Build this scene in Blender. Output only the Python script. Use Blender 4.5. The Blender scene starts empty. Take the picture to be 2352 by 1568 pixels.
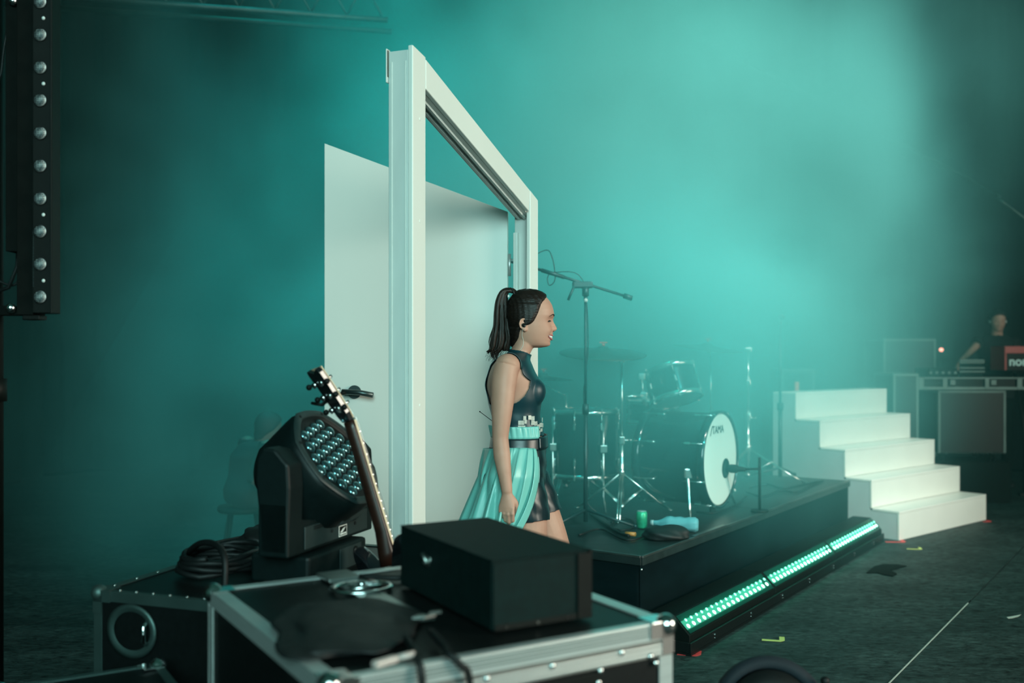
import bpy, bmesh, math, random
import numpy as np
from mathutils import Vector, Matrix
PI = math.pi
SC = bpy.context.scene
COL = SC.collection
# ---------------------------------------------------------------- camera
H = 1.45                      # camera height above the stage floor
F = 2287.0                    # 35 mm lens on a 36 mm frame, in pixels of the 2352 wide frame
HY = 810.0                    # horizon row
cam = bpy.data.cameras.new('camera'); co = bpy.data.objects.new('camera', cam); COL.objects.link(co)
cam.sensor_width = 36; cam.lens = 36*F/2352; cam.shift_y = (HY-784)/2352
co.location = (0, 0, H); co.rotation_euler = (PI/2, 0, 0); SC.camera = co
cam.clip_start = .05; cam.clip_end = 60
cam.dof.use_dof = True; cam.dof.focus_distance = 3.9; cam.dof.aperture_fstop = 1.9
# ---------------------------------------------------------------- view
SC.view_settings.view_transform = 'Standard'; SC.view_settings.look = 'None'
SC.view_settings.gamma = 1; SC.view_settings.exposure = 0; SC.view_settings.use_curve_mapping = False
SC.cycles.max_bounces = 4; SC.cycles.diffuse_bounces = 2; SC.cycles.glossy_bounces = 2
SC.cycles.transmission_bounces = 3; SC.cycles.transparent_max_bounces = 4; SC.cycles.volume_bounces = 0
SC.cycles.volume_max_steps = 64; SC.cycles.volume_step_rate = 2.4
SC.cycles.use_adaptive_sampling = True; SC.cycles.adaptive_threshold = .03
SC.cycles.use_denoising = True; SC.cycles.caustics_reflective = False; SC.cycles.caustics_refractive = False
SC.cycles.sample_clamp_indirect = 4
# ---------------------------------------------------------------- world: the dark venue round the stage
w = bpy.data.worlds.new('venue'); SC.world = w; w.use_nodes = True
w.node_tree.nodes['Background'].inputs[0].default_value = (.10, .42, .33, 1)
w.node_tree.nodes['Background'].inputs[1].default_value = .14
# ---------------------------------------------------------------- lights
def area(name, loc, target, power, color, sx, sy, spread=180):
    l = bpy.data.lights.new(name, 'AREA'); l.shape = 'RECTANGLE'; l.size = sx; l.size_y = sy
    l.energy = power; l.color = color; l.spread = math.radians(spread)
    o = bpy.data.objects.new(name, l); COL.objects.link(o); o.location = loc
    o.rotation_euler = (Vector(target)-Vector(loc)).to_track_quat('-Z', 'Y').to_euler(); return o
def spot(name, loc, target, power, color, angle, blend=.6, r=.15):
    l = bpy.data.lights.new(name, 'SPOT'); l.energy = power; l.color = color
    l.spot_size = math.radians(angle); l.spot_blend = blend; l.shadow_soft_size = r
    o = bpy.data.objects.new(name, l); COL.objects.link(o); o.location = loc
    o.rotation_euler = (Vector(target)-Vector(loc)).to_track_quat('-Z', 'Y').to_euler(); return o
# daylight through the open stage front, from the right
area('daylight_opening', (8.2, .2, 2.9), (.8, 4.8, 1.2), 265, (1.0, .93, .78), 4.2, 3.4, 120)
area('front_fill', (1.0, -4.8, 4.0), (.0, 4.5, 1.3), 100, (.55, 1.0, .97), 5.0, 3.4, 60)  # unseen fill panel added behind the camera to brighten camera-facing sides
# stage lamps: a near white one high at the front right, two coloured ones above
spot('haze_lamp', (4.6, .2, 8.5), (1.45, 8.0, 1.9), 9600, (.95, 1.0, .91), 34, 1.0, .5)
spot('drum_fill', (3.6, -.6, 5.6), (.70, 6.5, 1.1), 2900, (.10, 1.0, .97), 21, 1.0, .3)  # fill spot added to brighten the haze round the drums
spot('green_lamp', (-.5, 8.0, 14.0), (.4, 8.6, 3.6), 3000, (.0, 1.0, .76), 38, 1.0, .4)
spot('blue_lamp', (-1.6, 5.6, 11.5), (-1.0, 7.6, 1.6), 4000, (.0, .88, .92), 27, 1.0, .4)
# ---------------------------------------------------------------- nodes and materials
def newmat(name):
    m = bpy.data.materials.new(name); m.use_nodes = True; nt = m.node_tree; nt.nodes.clear(); return m, nt
def N(nt, t, **kw):
    n = nt.nodes.new(t)
    for k, v in kw.items():
        if k.startswith('i_'): n.inputs[k[2:].replace('_', ' ')].default_value = v
        else: setattr(n, k, v)
    return n
def mat(name, col, rough=.6, metal=0, vary=.12, scale=20, bump=0, spec=.5, emit=None, es=0, trans=0, col2=None, coat=0, detail=2, stretch=None):
    m, nt = newmat(name); L = nt.links.new
    o = N(nt, 'ShaderNodeOutputMaterial'); b = N(nt, 'ShaderNodeBsdfPrincipled')
    L(b.outputs[0], o.inputs[0])
    b.inputs['Roughness'].default_value = rough; b.inputs['Metallic'].default_value = metal
    b.inputs['Specular IOR Level'].default_value = spec
    b.inputs['Coat Weight'].default_value = coat
    b.inputs['Transmission Weight'].default_value = trans
    if emit: b.inputs['Emission Color'].default_value = (*emit, 1); b.inputs['Emission Strength'].default_value = es
    tc = N(nt, 'ShaderNodeTexCoord'); nz = N(nt, 'ShaderNodeTexNoise', i_Scale=scale, i_Detail=detail)
    src = tc.outputs['Object']
    if stretch:
        mp = N(nt, 'ShaderNodeMapping'); mp.inputs['Scale'].default_value = stretch; L(src, mp.inputs[0]); src = mp.outputs[0]
    L(src, nz.inputs['Vector'])
    mx = N(nt, 'ShaderNodeMix', data_type='RGBA'); L(nz.outputs[0], mx.inputs[0])
    c2 = col2 or tuple(max(0, c*(1-2*vary)) for c in col)
    mx.inputs[6].default_value = (*c2, 1); mx.inputs[7].default_value = (*[min(1, c*(1+vary*.5)) for c in col], 1)
    L(mx.outputs[2], b.inputs['Base Color'])
    if bump:
        bp = N(nt, 'ShaderNodeBump'); bp.inputs['Strength'].default_value = bump; bp.inputs['Distance'].default_value = .01
        L(nz.outputs[0], bp.inputs['Height']); L(bp.outputs[0], b.inputs['Normal'])
    return m
# ---------------------------------------------------------------- projection helper: a pixel of the photograph at depth d
def P(x, y, d): return Vector(((x-1176)/F*d, d, H-(y-HY)/F*d))
def tag(o, label=None, cat=None, group=None, kind=None):
    if label: o['label'] = label
    if cat: o['category'] = cat
    if group: o['group'] = group
    if kind: o['kind'] = kind
    return o
def empty(name, loc, rz=0, label=None, cat=None, group=None, rot=None):
    o = bpy.data.objects.new(name, None); COL.objects.link(o); o.location = loc
    o.rotation_euler = rot if rot else (0, 0, rz); o.empty_display_size = .1
    return tag(o, label, cat, group)
def frame(z, up=Vector((0, 0, 1))):
    z = z.normalized(); x = up.cross(z)
    if x.length < 1e-4: x = Vector((1, 0, 0)).cross(z)
    x.normalize(); return x, z.cross(x)
class MB:
    """collects simple shapes in one bmesh"""
    def __init__(s): s.bm = bmesh.new(); s.mi = 0
    def box(s, c, d, rz=0, bev=0, rot=None):
        M = Matrix.Translation(c) @ (rot.to_matrix().to_4x4() if rot else Matrix.Rotation(rz, 4, 'Z')) @ Matrix.Diagonal((*d, 1))
        r = bmesh.ops.create_cube(s.bm, size=1, matrix=M); vs = set(r['verts'])
        es = {e for v in vs for e in v.link_edges}; fs = {f for v in vs for f in v.link_faces}
        if bev:
            q = bmesh.ops.bevel(s.bm, geom=list(es), offset=bev, segments=2, affect='EDGES', profile=.6); fs = {f for f in fs if f.is_valid} | set(q['faces'])
        for f in fs: f.material_index = s.mi
        return s
    def bb(s, x0, x1, y0, y1, z0, z1, bev=0): return s.box(((x0+x1)/2, (y0+y1)/2, (z0+z1)/2), (x1-x0, y1-y0, z1-z0), bev=bev)
    def rings(s, rs, cap=True, closed=False):
        vs = [[s.bm.verts.new(p) for p in r] for r in rs]; n = len(rs[0]); m = len(vs)
        for i in range(m if closed else m-1):
            a, b = vs[i], vs[(i+1) % m]
            for j in range(n):
                f = s.bm.faces.new((a[j], a[(j+1) % n], b[(j+1) % n], b[j])); f.material_index = s.mi; f.smooth = True
        if cap and not closed:
            for r in (vs[0][::-1], vs[-1]):
                f = s.bm.faces.new(r); f.material_index = s.mi
        return s
    def tube(s, pts, r, n=10, cap=True, closed=False):
        pts = [Vector(p) for p in pts]; rr = r if isinstance(r, (list, tuple)) else [r]*len(pts); out = []; px = None
        m = len(pts)
        for i, p in enumerate(pts):
            a = pts[i-1] if (i or closed) else p; b = pts[(i+1) % m] if (i < m-1 or closed) else p
            z = (b-a).normalized()
            if px is None: x, y = frame(z)
            else:
                x = px - z*px.dot(z); x = x.normalized() if x.length > 1e-5 else frame(z)[0]; y = z.cross(x)
            px = x; q = rr[i]; ra, rb = q if isinstance(q, tuple) else (q, q)
            out.append([p + x*math.cos(2*PI*k/n)*ra + y*math.sin(2*PI*k/n)*rb for k in range(n)])
        return s.rings(out, cap, closed)
    def cyl(s, a, b, r, n=20, r2=None): return s.tube([a, b], [r, r if r2 is None else r2], n)
    def lathe(s, prof, M=Matrix(), n=28, cap=True):
        """profile [(radius, z)] turned round z of M"""
        return s.rings([[M @ Vector((max(r, 1e-4)*math.cos(2*PI*k/n), max(r, 1e-4)*math.sin(2*PI*k/n), z)) for k in range(n)] for r, z in prof], cap)
    def prism(s, poly, M, t):
        """2D polygon in xy of M, thickness t along z"""
        a = [s.bm.verts.new(M @ Vector((x, y, 0))) for x, y in poly]; b = [s.bm.verts.new(M @ Vector((x, y, t))) for x, y in poly]; n = len(a)
        fs = [s.bm.faces.new(a[::-1]), s.bm.faces.new(b)] + [s.bm.faces.new((a[i], a[(i+1) % n], b[(i+1) % n], b[i])) for i in range(n)]
        for f in fs: f.material_index = s.mi
        return s
    def sph(s, c, r, M=None, u=16, v=10):
        rx = r if isinstance(r, (tuple, list)) else (r, r, r)
        q = bmesh.ops.create_uvsphere(s.bm, u_segments=u, v_segments=v, radius=1, matrix=Matrix.Translation(c) @ (M or Matrix()) @ Matrix.Diagonal((*rx, 1)))
        for f in {f for x in q['verts'] for f in x.link_faces}: f.smooth = True; f.material_index = s.mi
        return s
    def build(s, name, m, parent=None, smooth=False, bevel=0, kind=None):
        bmesh.ops.recalc_face_normals(s.bm, faces=s.bm.faces[:])
        me = bpy.data.meshes.new(name); s.bm.to_mesh(me); s.bm.free()
        for q in (m if isinstance(m, (list, tuple)) else [m]): me.materials.append(q)
        if smooth:
            for p in me.polygons: p.use_smooth = True
        o = bpy.data.objects.new(name, me); COL.objects.link(o)
        if parent: o.parent = parent
        if bevel:
            b = o.modifiers.new('bevel', 'BEVEL'); b.width = bevel; b.segments = 2; b.limit_method = 'ANGLE'
        if kind: o['kind'] = kind
        return o
def axisM(c, z, up=Vector((0, 0, 1))):
    """matrix at c whose local z points along z"""
    z = Vector(z).normalized(); x, y = frame(z, up)
    return Matrix(((x.x, y.x, z.x, c[0]), (x.y, y.y, z.y, c[1]), (x.z, y.z, z.z, c[2]), (0, 0, 0, 1)))
def copy_tree(o, parent=None):
    c = o.copy(); COL.objects.link(c)
    if parent: c.parent = parent
    for ch in list(o.children): copy_tree(ch, c)
    return c
def spline(pts, n=8):
    """Catmull-Rom through pts"""
    p = [Vector(q) for q in pts]; p = [2*p[0]-p[1]] + p + [2*p[-1]-p[-2]]; out = []
    for i in range(1, len(p)-2):
        for k in range(n):
            t = k/n; out.append(.5*((2*p[i]) + (-p[i-1]+p[i+1])*t + (2*p[i-1]-5*p[i]+4*p[i+1]-p[i+2])*t*t + (-p[i-1]+3*p[i]-3*p[i+1]+p[i+2])*t**3))
    out.append(p[-2]); return out
def text_mesh(body, size, depth, M, m, name, parent, bold=0, shear=0):
    cu = bpy.data.curves.new(name, 'FONT'); cu.body = body; cu.size = size; cu.extrude = depth; cu.align_x = 'CENTER'; cu.align_y = 'CENTER'; cu.offset = bold; cu.shear = shear
    t = bpy.data.objects.new('tmp', cu); COL.objects.link(t); dg = bpy.context.evaluated_depsgraph_get()
    me = bpy.data.meshes.new_from_object(t.evaluated_get(dg)); bpy.data.objects.remove(t); me.transform(M)
    me.materials.clear(); me.materials.append(m); o = bpy.data.objects.new(name, me); COL.objects.link(o)
    if parent: o.parent = parent
    return o
M = {}
M['black'] = mat('black_plastic', (.003, .005, .004), .55, vary=.3, scale=30, spec=.2)
M['blackmatte'] = mat('black_matte', (.004, .006, .005), .85, vary=.3, scale=30, spec=.12)
M['blackply'] = mat('black_laminate', (.005, .007, .007), .45, vary=.3, scale=60, spec=.25)
M['alu'] = mat('aluminium_edge', (.66, .70, .68), .36, .6, vary=.15, scale=9, stretch=(1, 1, 40))
M['chrome'] = mat('chrome', (.78, .8, .8), .16, 1, vary=.05)
M['rubber'] = mat('cable_rubber', (.006, .008, .008), .55, spec=.3)
M['white'] = mat('white_gloss_paint', (.80, .80, .74), .35, vary=.03, scale=6)
# ================================================================ the setting
# floor: dark vinyl stage floor with scuffs and real seams between its sheets
m, nt = newmat('stage_floor_vinyl'); L = nt.links.new
o = N(nt, 'ShaderNodeOutputMaterial'); b = N(nt, 'ShaderNodeBsdfPrincipled'); L(b.outputs[0], o.inputs[0])
tc = N(nt, 'ShaderNodeTexCoord'); mp = N(nt, 'ShaderNodeMapping'); mp.inputs['Scale'].default_value = (1, 2.2, 1); mp.inputs['Rotation'].default_value = (0, 0, .35)
L(tc.outputs['Object'], mp.inputs[0])
n1 = N(nt, 'ShaderNodeTexNoise', i_Scale=1.6, i_Detail=4, i_Roughness=.7); L(mp.outputs[0], n1.inputs[0])
n2 = N(nt, 'ShaderNodeTexNoise', i_Scale=16, i_Detail=5, i_Roughness=.75, i_Distortion=.6); L(mp.outputs[0], n2.inputs[0])
r1 = N(nt, 'ShaderNodeValToRGB'); L(n1.outputs[0], r1.inputs[0]); e = r1.color_ramp.elements
e[0].position = .3; e[0].color = (.008, .015, .014, 1); e[1].position = .72; e[1].color = (.030, .046, .043, 1)
r2 = N(nt, 'ShaderNodeValToRGB'); L(n2.outputs[0], r2.inputs[0]); e = r2.color_ramp.elements
e[0].position = .35; e[0].color = (.12, .14, .14, 1); e[1].position = .7; e[1].color = (2.9, 3.0, 3.0, 1)
mx = N(nt, 'ShaderNodeMix', data_type='RGBA', blend_type='MULTIPLY'); mx.inputs[0].default_value = 1
L(r1.outputs[0], mx.inputs[6]); L(r2.outputs[0], mx.inputs[7]); L(mx.outputs[2], b.inputs['Base Color'])
b.inputs['Roughness'].default_value = .62; b.inputs['Specular IOR Level'].default_value = .25
M['floor'] = m
a = MB(); a.bb(-9, 12, -4, 13, -.10, 0); floor = a.build('floor', M['blackmatte']); tag(floor, kind='structure')
# vinyl sheets: strips 2 m wide that run away to the right; their joints are real gaps
sd = Vector((.577, .817, 0)); sp = Vector((.817, -.577, 0)); seam0 = Vector((1.662, 4.375, 0))
a = None
for k in range(-5, 5):
    w0 = k*2.0; c = seam0 + sp*(w0+1.0); a = MB(); ln = 24
    Mx = Matrix(((sd.x, sp.x, 0, c.x), (sd.y, sp.y, 0, c.y), (0, 0, 1, .0015), (0, 0, 0, 1)))
    q = [(-9, -.996), (9, -.996), (9, .996), (-9, .996)]
    a.prism(q, Mx, .0025); ob = a.build('vinyl_sheet', M['floor'], floor)
# back drape: one folded black curtain
M['drape'] = mat('black_drape', (.012, .02, .02), .95, vary=.3)
a = MB(); xs = [-8.5+i*.12 for i in range(168)]
ring0 = [(x, 12.4+.09*math.sin(i*1.9)+.04*math.sin(i*.73), z) for z in (0,) for i, x in enumerate(xs)]
vs0 = [a.bm.verts.new((x, 12.4+.09*math.sin(i*1.9)+.04*math.sin(i*.73), 0)) for i, x in enumerate(xs)]
vs1 = [a.bm.verts.new((x, 12.4+.07*math.sin(i*1.9+.4)+.04*math.sin(i*.73), 8.5)) for i, x in enumerate(xs)]
for i in range(len(xs)-1): f = a.bm.faces.new((vs0[i], vs0[i+1], vs1[i+1], vs1[i])); f.smooth = True
back = a.build('wall_back', M['drape']); tag(back, kind='structure'); sm = back.modifiers.new('thick', 'SOLIDIFY'); sm.thickness = .02
# side drape on the left
a = MB(); ys = [1.2+i*.14 for i in range(80)]
vs0 = [a.bm.verts.new((-5.6+.08*math.sin(i*1.7), y, 0)) for i, y in enumerate(ys)]
vs1 = [a.bm.verts.new((-5.6+.08*math.sin(i*1.7+.3), y, 8.5)) for i, y in enumerate(ys)]
for i in range(len(ys)-1): f = a.bm.faces.new((vs0[i], vs0[i+1], vs1[i+1], vs1[i])); f.smooth = True
lw = a.build('wall_left', M['drape']); tag(lw, kind='structure'); sm = lw.modifiers.new('thick', 'SOLIDIFY'); sm.thickness = .02
# ================================================================ haze
VOX = .2
m, nt = newmat('stage_haze'); L = nt.links.new
o = N(nt, 'ShaderNodeOutputMaterial'); v = N(nt, 'ShaderNodeVolumeScatter'); va = N(nt, 'ShaderNodeVolumeAbsorption'); ad = N(nt, 'ShaderNodeAddShader'); L(v.outputs[0], ad.inputs[0]); L(va.outputs[0], ad.inputs[1]); L(ad.outputs[0], o.inputs['Volume'])
v.inputs['Color'].default_value = (.26, .93, .90, 1); va.inputs['Color'].default_value = (.26, .93, .90, 1); v.inputs['Anisotropy'].default_value = .0  # teal of the stage light is put into the haze's own colour
at = N(nt, 'ShaderNodeAttribute', attribute_name='density'); L(at.outputs['Fac'], v.inputs['Density']); L(at.outputs['Fac'], va.inputs['Density'])
m.cycles.volume_sampling = 'MULTIPLE_IMPORTANCE'
M['haze'] = m
HZ_LO, HZ_HI = (-5.4, 3.6, .01), (7.4, 12.2, 7.2)
g = bpy.data.node_groups.new('haze_field', 'GeometryNodeTree')
g.interface.new_socket('Geometry', in_out='INPUT', socket_type='NodeSocketGeometry'); g.interface.new_socket('Geometry', in_out='OUTPUT', socket_type='NodeSocketGeometry')
L = g.links.new; gi = N(g, 'NodeGroupInput'); go = N(g, 'NodeGroupOutput'); pos = N(g, 'GeometryNodeInputPosition')
def vm(op, *a_):
    n_ = N(g, 'ShaderNodeVectorMath', operation=op)
    for i_, q in enumerate(a_):
        if isinstance(q, (tuple, list)): n_.inputs[i_].default_value = q
        else: L(q, n_.inputs[i_])
    return n_.outputs['Value'] if op == 'LENGTH' else n_.outputs[0]
def ma(op, *a_, clamp=False):
    n_ = N(g, 'ShaderNodeMath', operation=op, use_clamp=clamp)
    for i_, q in enumerate(a_):
        if isinstance(q, (int, float)): n_.inputs[i_].default_value = q
        else: L(q, n_.inputs[i_])
    return n_.outputs[0]
def blob(c, r, amp):
    d_ = vm('LENGTH', vm('DIVIDE', vm('SUBTRACT', pos.outputs[0], c), r))
    q = ma('SUBTRACT', 1.0, d_, clamp=True); return ma('MULTIPLY', ma('MULTIPLY', q, q), amp)
BL = [((.5, 8.5, 1.9), (3.6, 3.7, 4.2), 1.9), ((3.3, 8.6, 3.4), (1.8, 2.4, 1.9), .7), ((-2.0, 8.8, 1.8), (3.4, 3.6, 4.0), .7), ((2.5, 9.0, 3.6), (2.2, 2.8, 2.2), .5), ((-1.7, 6.0, .8), (1.5, 1.3, 1.5), .55)]
acc = None
for c, r, amp in BL:
    s_ = blob(c, r, amp); acc = s_ if acc is None else ma('ADD', acc, s_)
nz = N(g, 'ShaderNodeTexNoise', i_Scale=.62, i_Detail=4.0, i_Roughness=.58, i_Distortion=.6); L(pos.outputs[0], nz.inputs['Vector'])
mr = N(g, 'ShaderNodeMapRange'); L(nz.outputs[0], mr.inputs[0]); mr.inputs[1].default_value = .38; mr.inputs[2].default_value = .62; mr.inputs[3].default_value = .02; mr.inputs[4].default_value = 2.1
veil = blob((.85, 6.0, 1.4), (1.7, 1.4, 1.35), 1.9)
dens = ma('ADD', ma('ADD', ma('MULTIPLY', acc, mr.outputs[0]), ma('MULTIPLY', veil, ma('ADD', ma('MULTIPLY', mr.outputs[0], .35), .6))), .005)
vc = N(g, 'GeometryNodeVolumeCube'); L(dens, vc.inputs['Density']); vc.inputs['Min'].default_value = HZ_LO; vc.inputs['Max'].default_value = HZ_HI
for k_, a_, b_ in zip('XYZ', HZ_LO, HZ_HI): vc.inputs['Resolution '+k_].default_value = int((b_-a_)/VOX)
st = N(g, 'GeometryNodeSetMaterial'); st.inputs['Material'].default_value = m; L(vc.outputs[0], st.inputs[0]); L(st.outputs[0], go.inputs[0])
a = MB(); a.bb(HZ_LO[0], HZ_HI[0], HZ_LO[1], HZ_HI[1], HZ_LO[2], HZ_HI[2]); hz = a.build('haze', m); tag(hz, 'teal tinted stage haze drifting behind the white door and round the drums', 'haze', kind='stuff')
hz.modifiers.new('field', 'NODES').node_group = g
# ================================================================ door prop: slanted frame and open leaf
Z3 = Vector((0, 0, 1))
def basis(o, x, y, z): return Matrix(((x[0], y[0], z[0], o[0]), (x[1], y[1], z[1], o[1]), (x[2], y[2], z[2], o[2]), (0, 0, 0, 1)))
M['doorwhite'] = mat('white_painted_wood', (.80, .80, .74), .42, vary=.05, scale=3, stretch=(1, 1, .15))
M['doorjamb'] = mat('white_paint_scuffed', (.70, .72, .68), .5, vary=.10, scale=14, detail=5, stretch=(1, 1, .3))
M['dooredge'] = mat('chipped_dark_edge', (.10, .10, .08), .8)
NA = P(948, 104, 3.36); NA.z = 0           # near post, its camera side corner
fd = Vector((.367, .930, 0)).normalized()  # run of the frame, away from the camera
fn = Vector((fd.y, -fd.x, 0))              # faces the audience side (right)
TN, TF = 2.49, 2.140                        # top of the frame at the near and the far post
FW = 1.235; PT = .052; DP = .078           # frame length, casing width, jamb depth
dr = empty('door_frame', NA, 0, 'tall white door frame prop with a slanted lintel, standing open on the stage', 'door frame')
def fpt(s, n, z): return fd*s + fn*n + Z3*z
def slab(name, pts_sz, n0, n1, m, bevel=.003, parent=dr):
    a = MB(); q0 = [a.bm.verts.new(fpt(s, n0, z)) for s, z in pts_sz]; q1 = [a.bm.verts.new(fpt(s, n1, z)) for s, z in pts_sz]; k = len(q0)
    a.bm.faces.new(q0); a.bm.faces.new(q1[::-1])
    for i in range(k): a.bm.faces.new((q0[i], q0[(i+1) % k], q1[(i+1) % k], q1[i]))
    return a.build(name, m, parent, bevel=bevel)
def top(s): return TN + (TF-TN)*(s/FW)
def zb(s): return top(s)-.097
# casing boards (bright, face the audience) and jamb boards behind them
slab('post_casing', [(0, 0), (.098, 0), (.098, top(.098)+.012), (0, top(0))], -.018, 0, M['doorwhite'])
slab('post_casing', [(FW-.115, 0), (FW, 0), (FW, top(FW)), (FW-.10, top(FW)+.03)], -.018, 0, M['doorwhite'])
slab('lintel_casing', [(.100, zb(.100)), (FW-.117, zb(FW-.117)), (FW-.10, top(FW)+.028), (.100, top(.10)+.006)], -.018, 0, M['doorwhite'])
slab('jamb', [(.004, 0), (.03, 0), (.03, top(0)-.05), (.004, top(0)-.012)], -.095, -.0185, M['doorjamb'])
slab('jamb', [(FW-.05, 0), (FW-.024, 0), (FW-.024, top(FW)-.05), (FW-.05, top(FW)-.03)], -.095, -.0185, M['doorjamb'])
slab('lintel_soffit', [(.032, zb(.03)+.002), (FW-.052, zb(FW-.05)+.002), (FW-.052, zb(FW-.05)+.032), (.032, zb(.03)+.032)], -.095, -.0185, M['doorjamb'])
for i, (n0, n1) in enumerate(((-.05, -.038), (-.078, -.066))):   # stop mouldings along the lintel
    slab('door_stop', [(.034, zb(.03)-.010), (FW-.054, zb(FW-.054)-.010), (FW-.054, zb(FW-.054)+.001), (.034, zb(.03)+.001)], n0, n1, M['doorjamb'], .001)
for s0, s1 in ((.0005, .0035),):
    for n0, n1 in ((-.031, -.026), (-.084, -.079)): slab('jamb_bead', [(s0+.0012, 0), (s1, 0), (s1, top(0)-.05), (s0+.0012, top(0)-.05)], n0, n1, M['doorwhite'], .001)
slab('jamb_stop', [(FW-.0745, 0), (FW-.0505, 0), (FW-.0505, top(FW)-.15), (FW-.0745, top(FW)-.15)], -.093, -.072, M['doorwhite'])
slab('corner_plate', [(-.006, top(0)-.12), (.02, top(0)-.12), (.02, top(0)-.004), (-.006, top(0)-.004)], -.101, -.0955, M['doorjamb'])
slab('corner_plate', [(-.004, top(0)-.10), (.004, top(0)-.10), (.004, top(0)-.01), (-.004, top(0)-.01)], -.0952, -.094, M['dooredge'], 0)
for z in (.6, 1.27, 1.9, 2.25):
    a = MB(); a.cyl(fpt(.055, -.001, z), fpt(.055, .002, z), .006, 12); a.build('screw_cap', M['doorwhite'], dr)
# brace foot so that the prop stands
slab('floor_plate', [(-.02, .001), (FW+.02, .001), (FW+.02, .012), (-.02, .012)], -.26, -.0955, M['blackmatte'], 0)
# the leaf: hinged at the far post, open towards the left
LH = P(1166, 486, 4.54); LF = P(745, 329, 4.62)
lz0, lz1 = LF.z, LH.z; LF.z = LH.z = 0
lv = (LH-LF); LW = lv.length; lx = lv.normalized(); ly = Vector((lx.y, -lx.x, 0))   # ly faces the camera
leaf = empty('door_leaf', LF, 0, 'white flush door leaf with a slanted top, swung open behind the frame', 'door')
a = MB(); Mx = basis((0, 0, 0), lx, Z3, ly)
a.prism([(0, .012), (LW, .012), (LW, lz1), (0, lz0)], Mx, -.038); a.build('panel', M['doorwhite'], leaf, bevel=.002)
for z in (.3, 1.1, 1.85):
    a = MB(); c = lx*(LW+.008) + ly*.002; a.cyl(c+Z3*(z-.05), c+Z3*(z+.05), .008, 10); a.build('hinge', M['alu'], leaf)
M['tealmetal'] = mat('brushed_handle', (.09, .12, .12), .35, .8)
hp = P(815, 898, 4.60)-LF; hp.y = 0
hs = hp.dot(lx); hz_ = P(815, 900, 4.6).z
hd = MB(); c = lx*hs + Z3*hz_; hd.cyl(c, c+ly*.010, .031, 28); rose = hd.build('rose', M['tealmetal'], leaf, smooth=False)
hd = MB(); c2 = c+ly*.011; hd.tube([c2, c2+ly*.045], .012, 14); hd.tube([c2+ly*.045-lx*.045+Z3*.003, c2+ly*.048+lx*.035, c2+ly*.048+lx*.10-Z3*.012], .0125, 16); hd.build('lever', M['tealmetal'], leaf, smooth=True)
# keyhole edge furniture on the free edge
a = MB(); a.box(lx*.0-ly*.018+Z3*1.27, (.002, .02, .18), rz=math.atan2(lx.y, lx.x)); a.build('latch_plate', M['tealmetal'], leaf)
a = MB(); a.bb(-.01, .01, -.02, .02, 0, .0125); a.build('floor_pivot', M['blackmatte'], leaf)
# ================================================================ drum riser
RA = Vector((.637, 4.89, 0)); ru = Vector((.568, .823, 0)).normalized(); rn = Vector((ru.y, -ru.x, 0)); RH = .45
def rp(s, n, z): return RA + ru*s + rn*n + Z3*z
RL, RD = 3.53, 2.75
ris = empty('drum_riser', RA, 0, 'long low black stage riser carrying the drum kit', 'riser')
def rbox(name, s0, s1, n0, n1, z0, z1, m, parent, org=RA, bevel=0):
    a = MB(); c = ru*((s0+s1)/2) + rn*((n0+n1)/2) + Z3*((z0+z1)/2) + RA - org
    a.box(c, (s1-s0, n1-n0, z1-z0), rz=math.atan2(ru.y, ru.x)); 
    return a.build(name, m, parent, bevel=bevel)
M['deck'] = mat('worn_black_deck', (.022, .034, .034), .40, vary=.45, scale=7, detail=6, stretch=(1, 3, 1), spec=.4)
M['skirt'] = mat('black_stage_skirt', (.003, .009, .011), .9, vary=.35, scale=4, spec=.06, stretch=(1, 1, 3))
M['dullalu'] = mat('worn_aluminium', (.30, .33, .33), .42, 1, vary=.4, scale=5)
for i in range(2):
    for j in range(2):
        s0 = i*RL/2+.004; n1 = -.006-j*RD/2
        rbox('deck_board', s0, s0+RL/2-.008, n1-RD/2+.008, n1, RH-.02, RH, M['deck'], ris)
rbox('edge_trim', 0, RL, -.003, .006, RH-.045, RH-.009, M['deck'], ris, bevel=.002); rbox('edge_profile', 0, RL, -.005, .007, RH-.0085, RH+.004, M['dullalu'], ris, bevel=.002)
rbox('edge_trim', -.006, .003, -RD, -.003, RH-.045, RH-.009, M['deck'], ris, bevel=.002); rbox('edge_profile', -.007, .005, -RD, -.0055, RH-.0085, RH+.004, M['dullalu'], ris, bevel=.002)
rbox('trim_plate', .62, 1.05, -.02, .007, RH+.0042, RH+.007, M['dullalu'], ris)
rbox('frame', .02, RL-.02, -RD+.02, -.02, RH-.10, RH-.021, M['blackmatte'], ris)
for s in (.1, RL/2, RL-.1):
    for n in (-.1, -RD/2, -RD+.1): rbox('leg', s-.025, s+.025, n-.025, n+.025, 0.004, RH-.101, M['blackmatte'], ris)
def wavy(name, p0, p1, z0, z1, amp, k, m, parent):
    a = MB(); n = int((p1-p0).length/.02); d = (p1-p0)/n; nv = Vector((d.y, -d.x, 0)).normalized(); A = []; B = []
    for i in range(n+1):
        o_ = amp*(math.sin(i*k)+.5*math.sin(i*k*.37+1)); A.append(a.bm.verts.new(p0+d*i+nv*o_+Z3*z0)); B.append(a.bm.verts.new(p0+d*i+nv*o_*.5+Z3*z1))
    for i in range(n): f = a.bm.faces.new((A[i], A[i+1], B[i+1], B[i])); f.smooth = True
    o_ = a.build(name, m, parent); s_ = o_.modifiers.new('t', 'SOLIDIFY'); s_.thickness = .004; return o_
wavy('front_skirt', rn*-.012, ru*RL+rn*-.012, .004, RH-.046, .003, .35, M['skirt'], ris)
wavy('side_skirt', rn*-RD+ru*.012, rn*-.02+ru*.012, .004, RH-.046, .003, .4, M['skirt'], ris)
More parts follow.
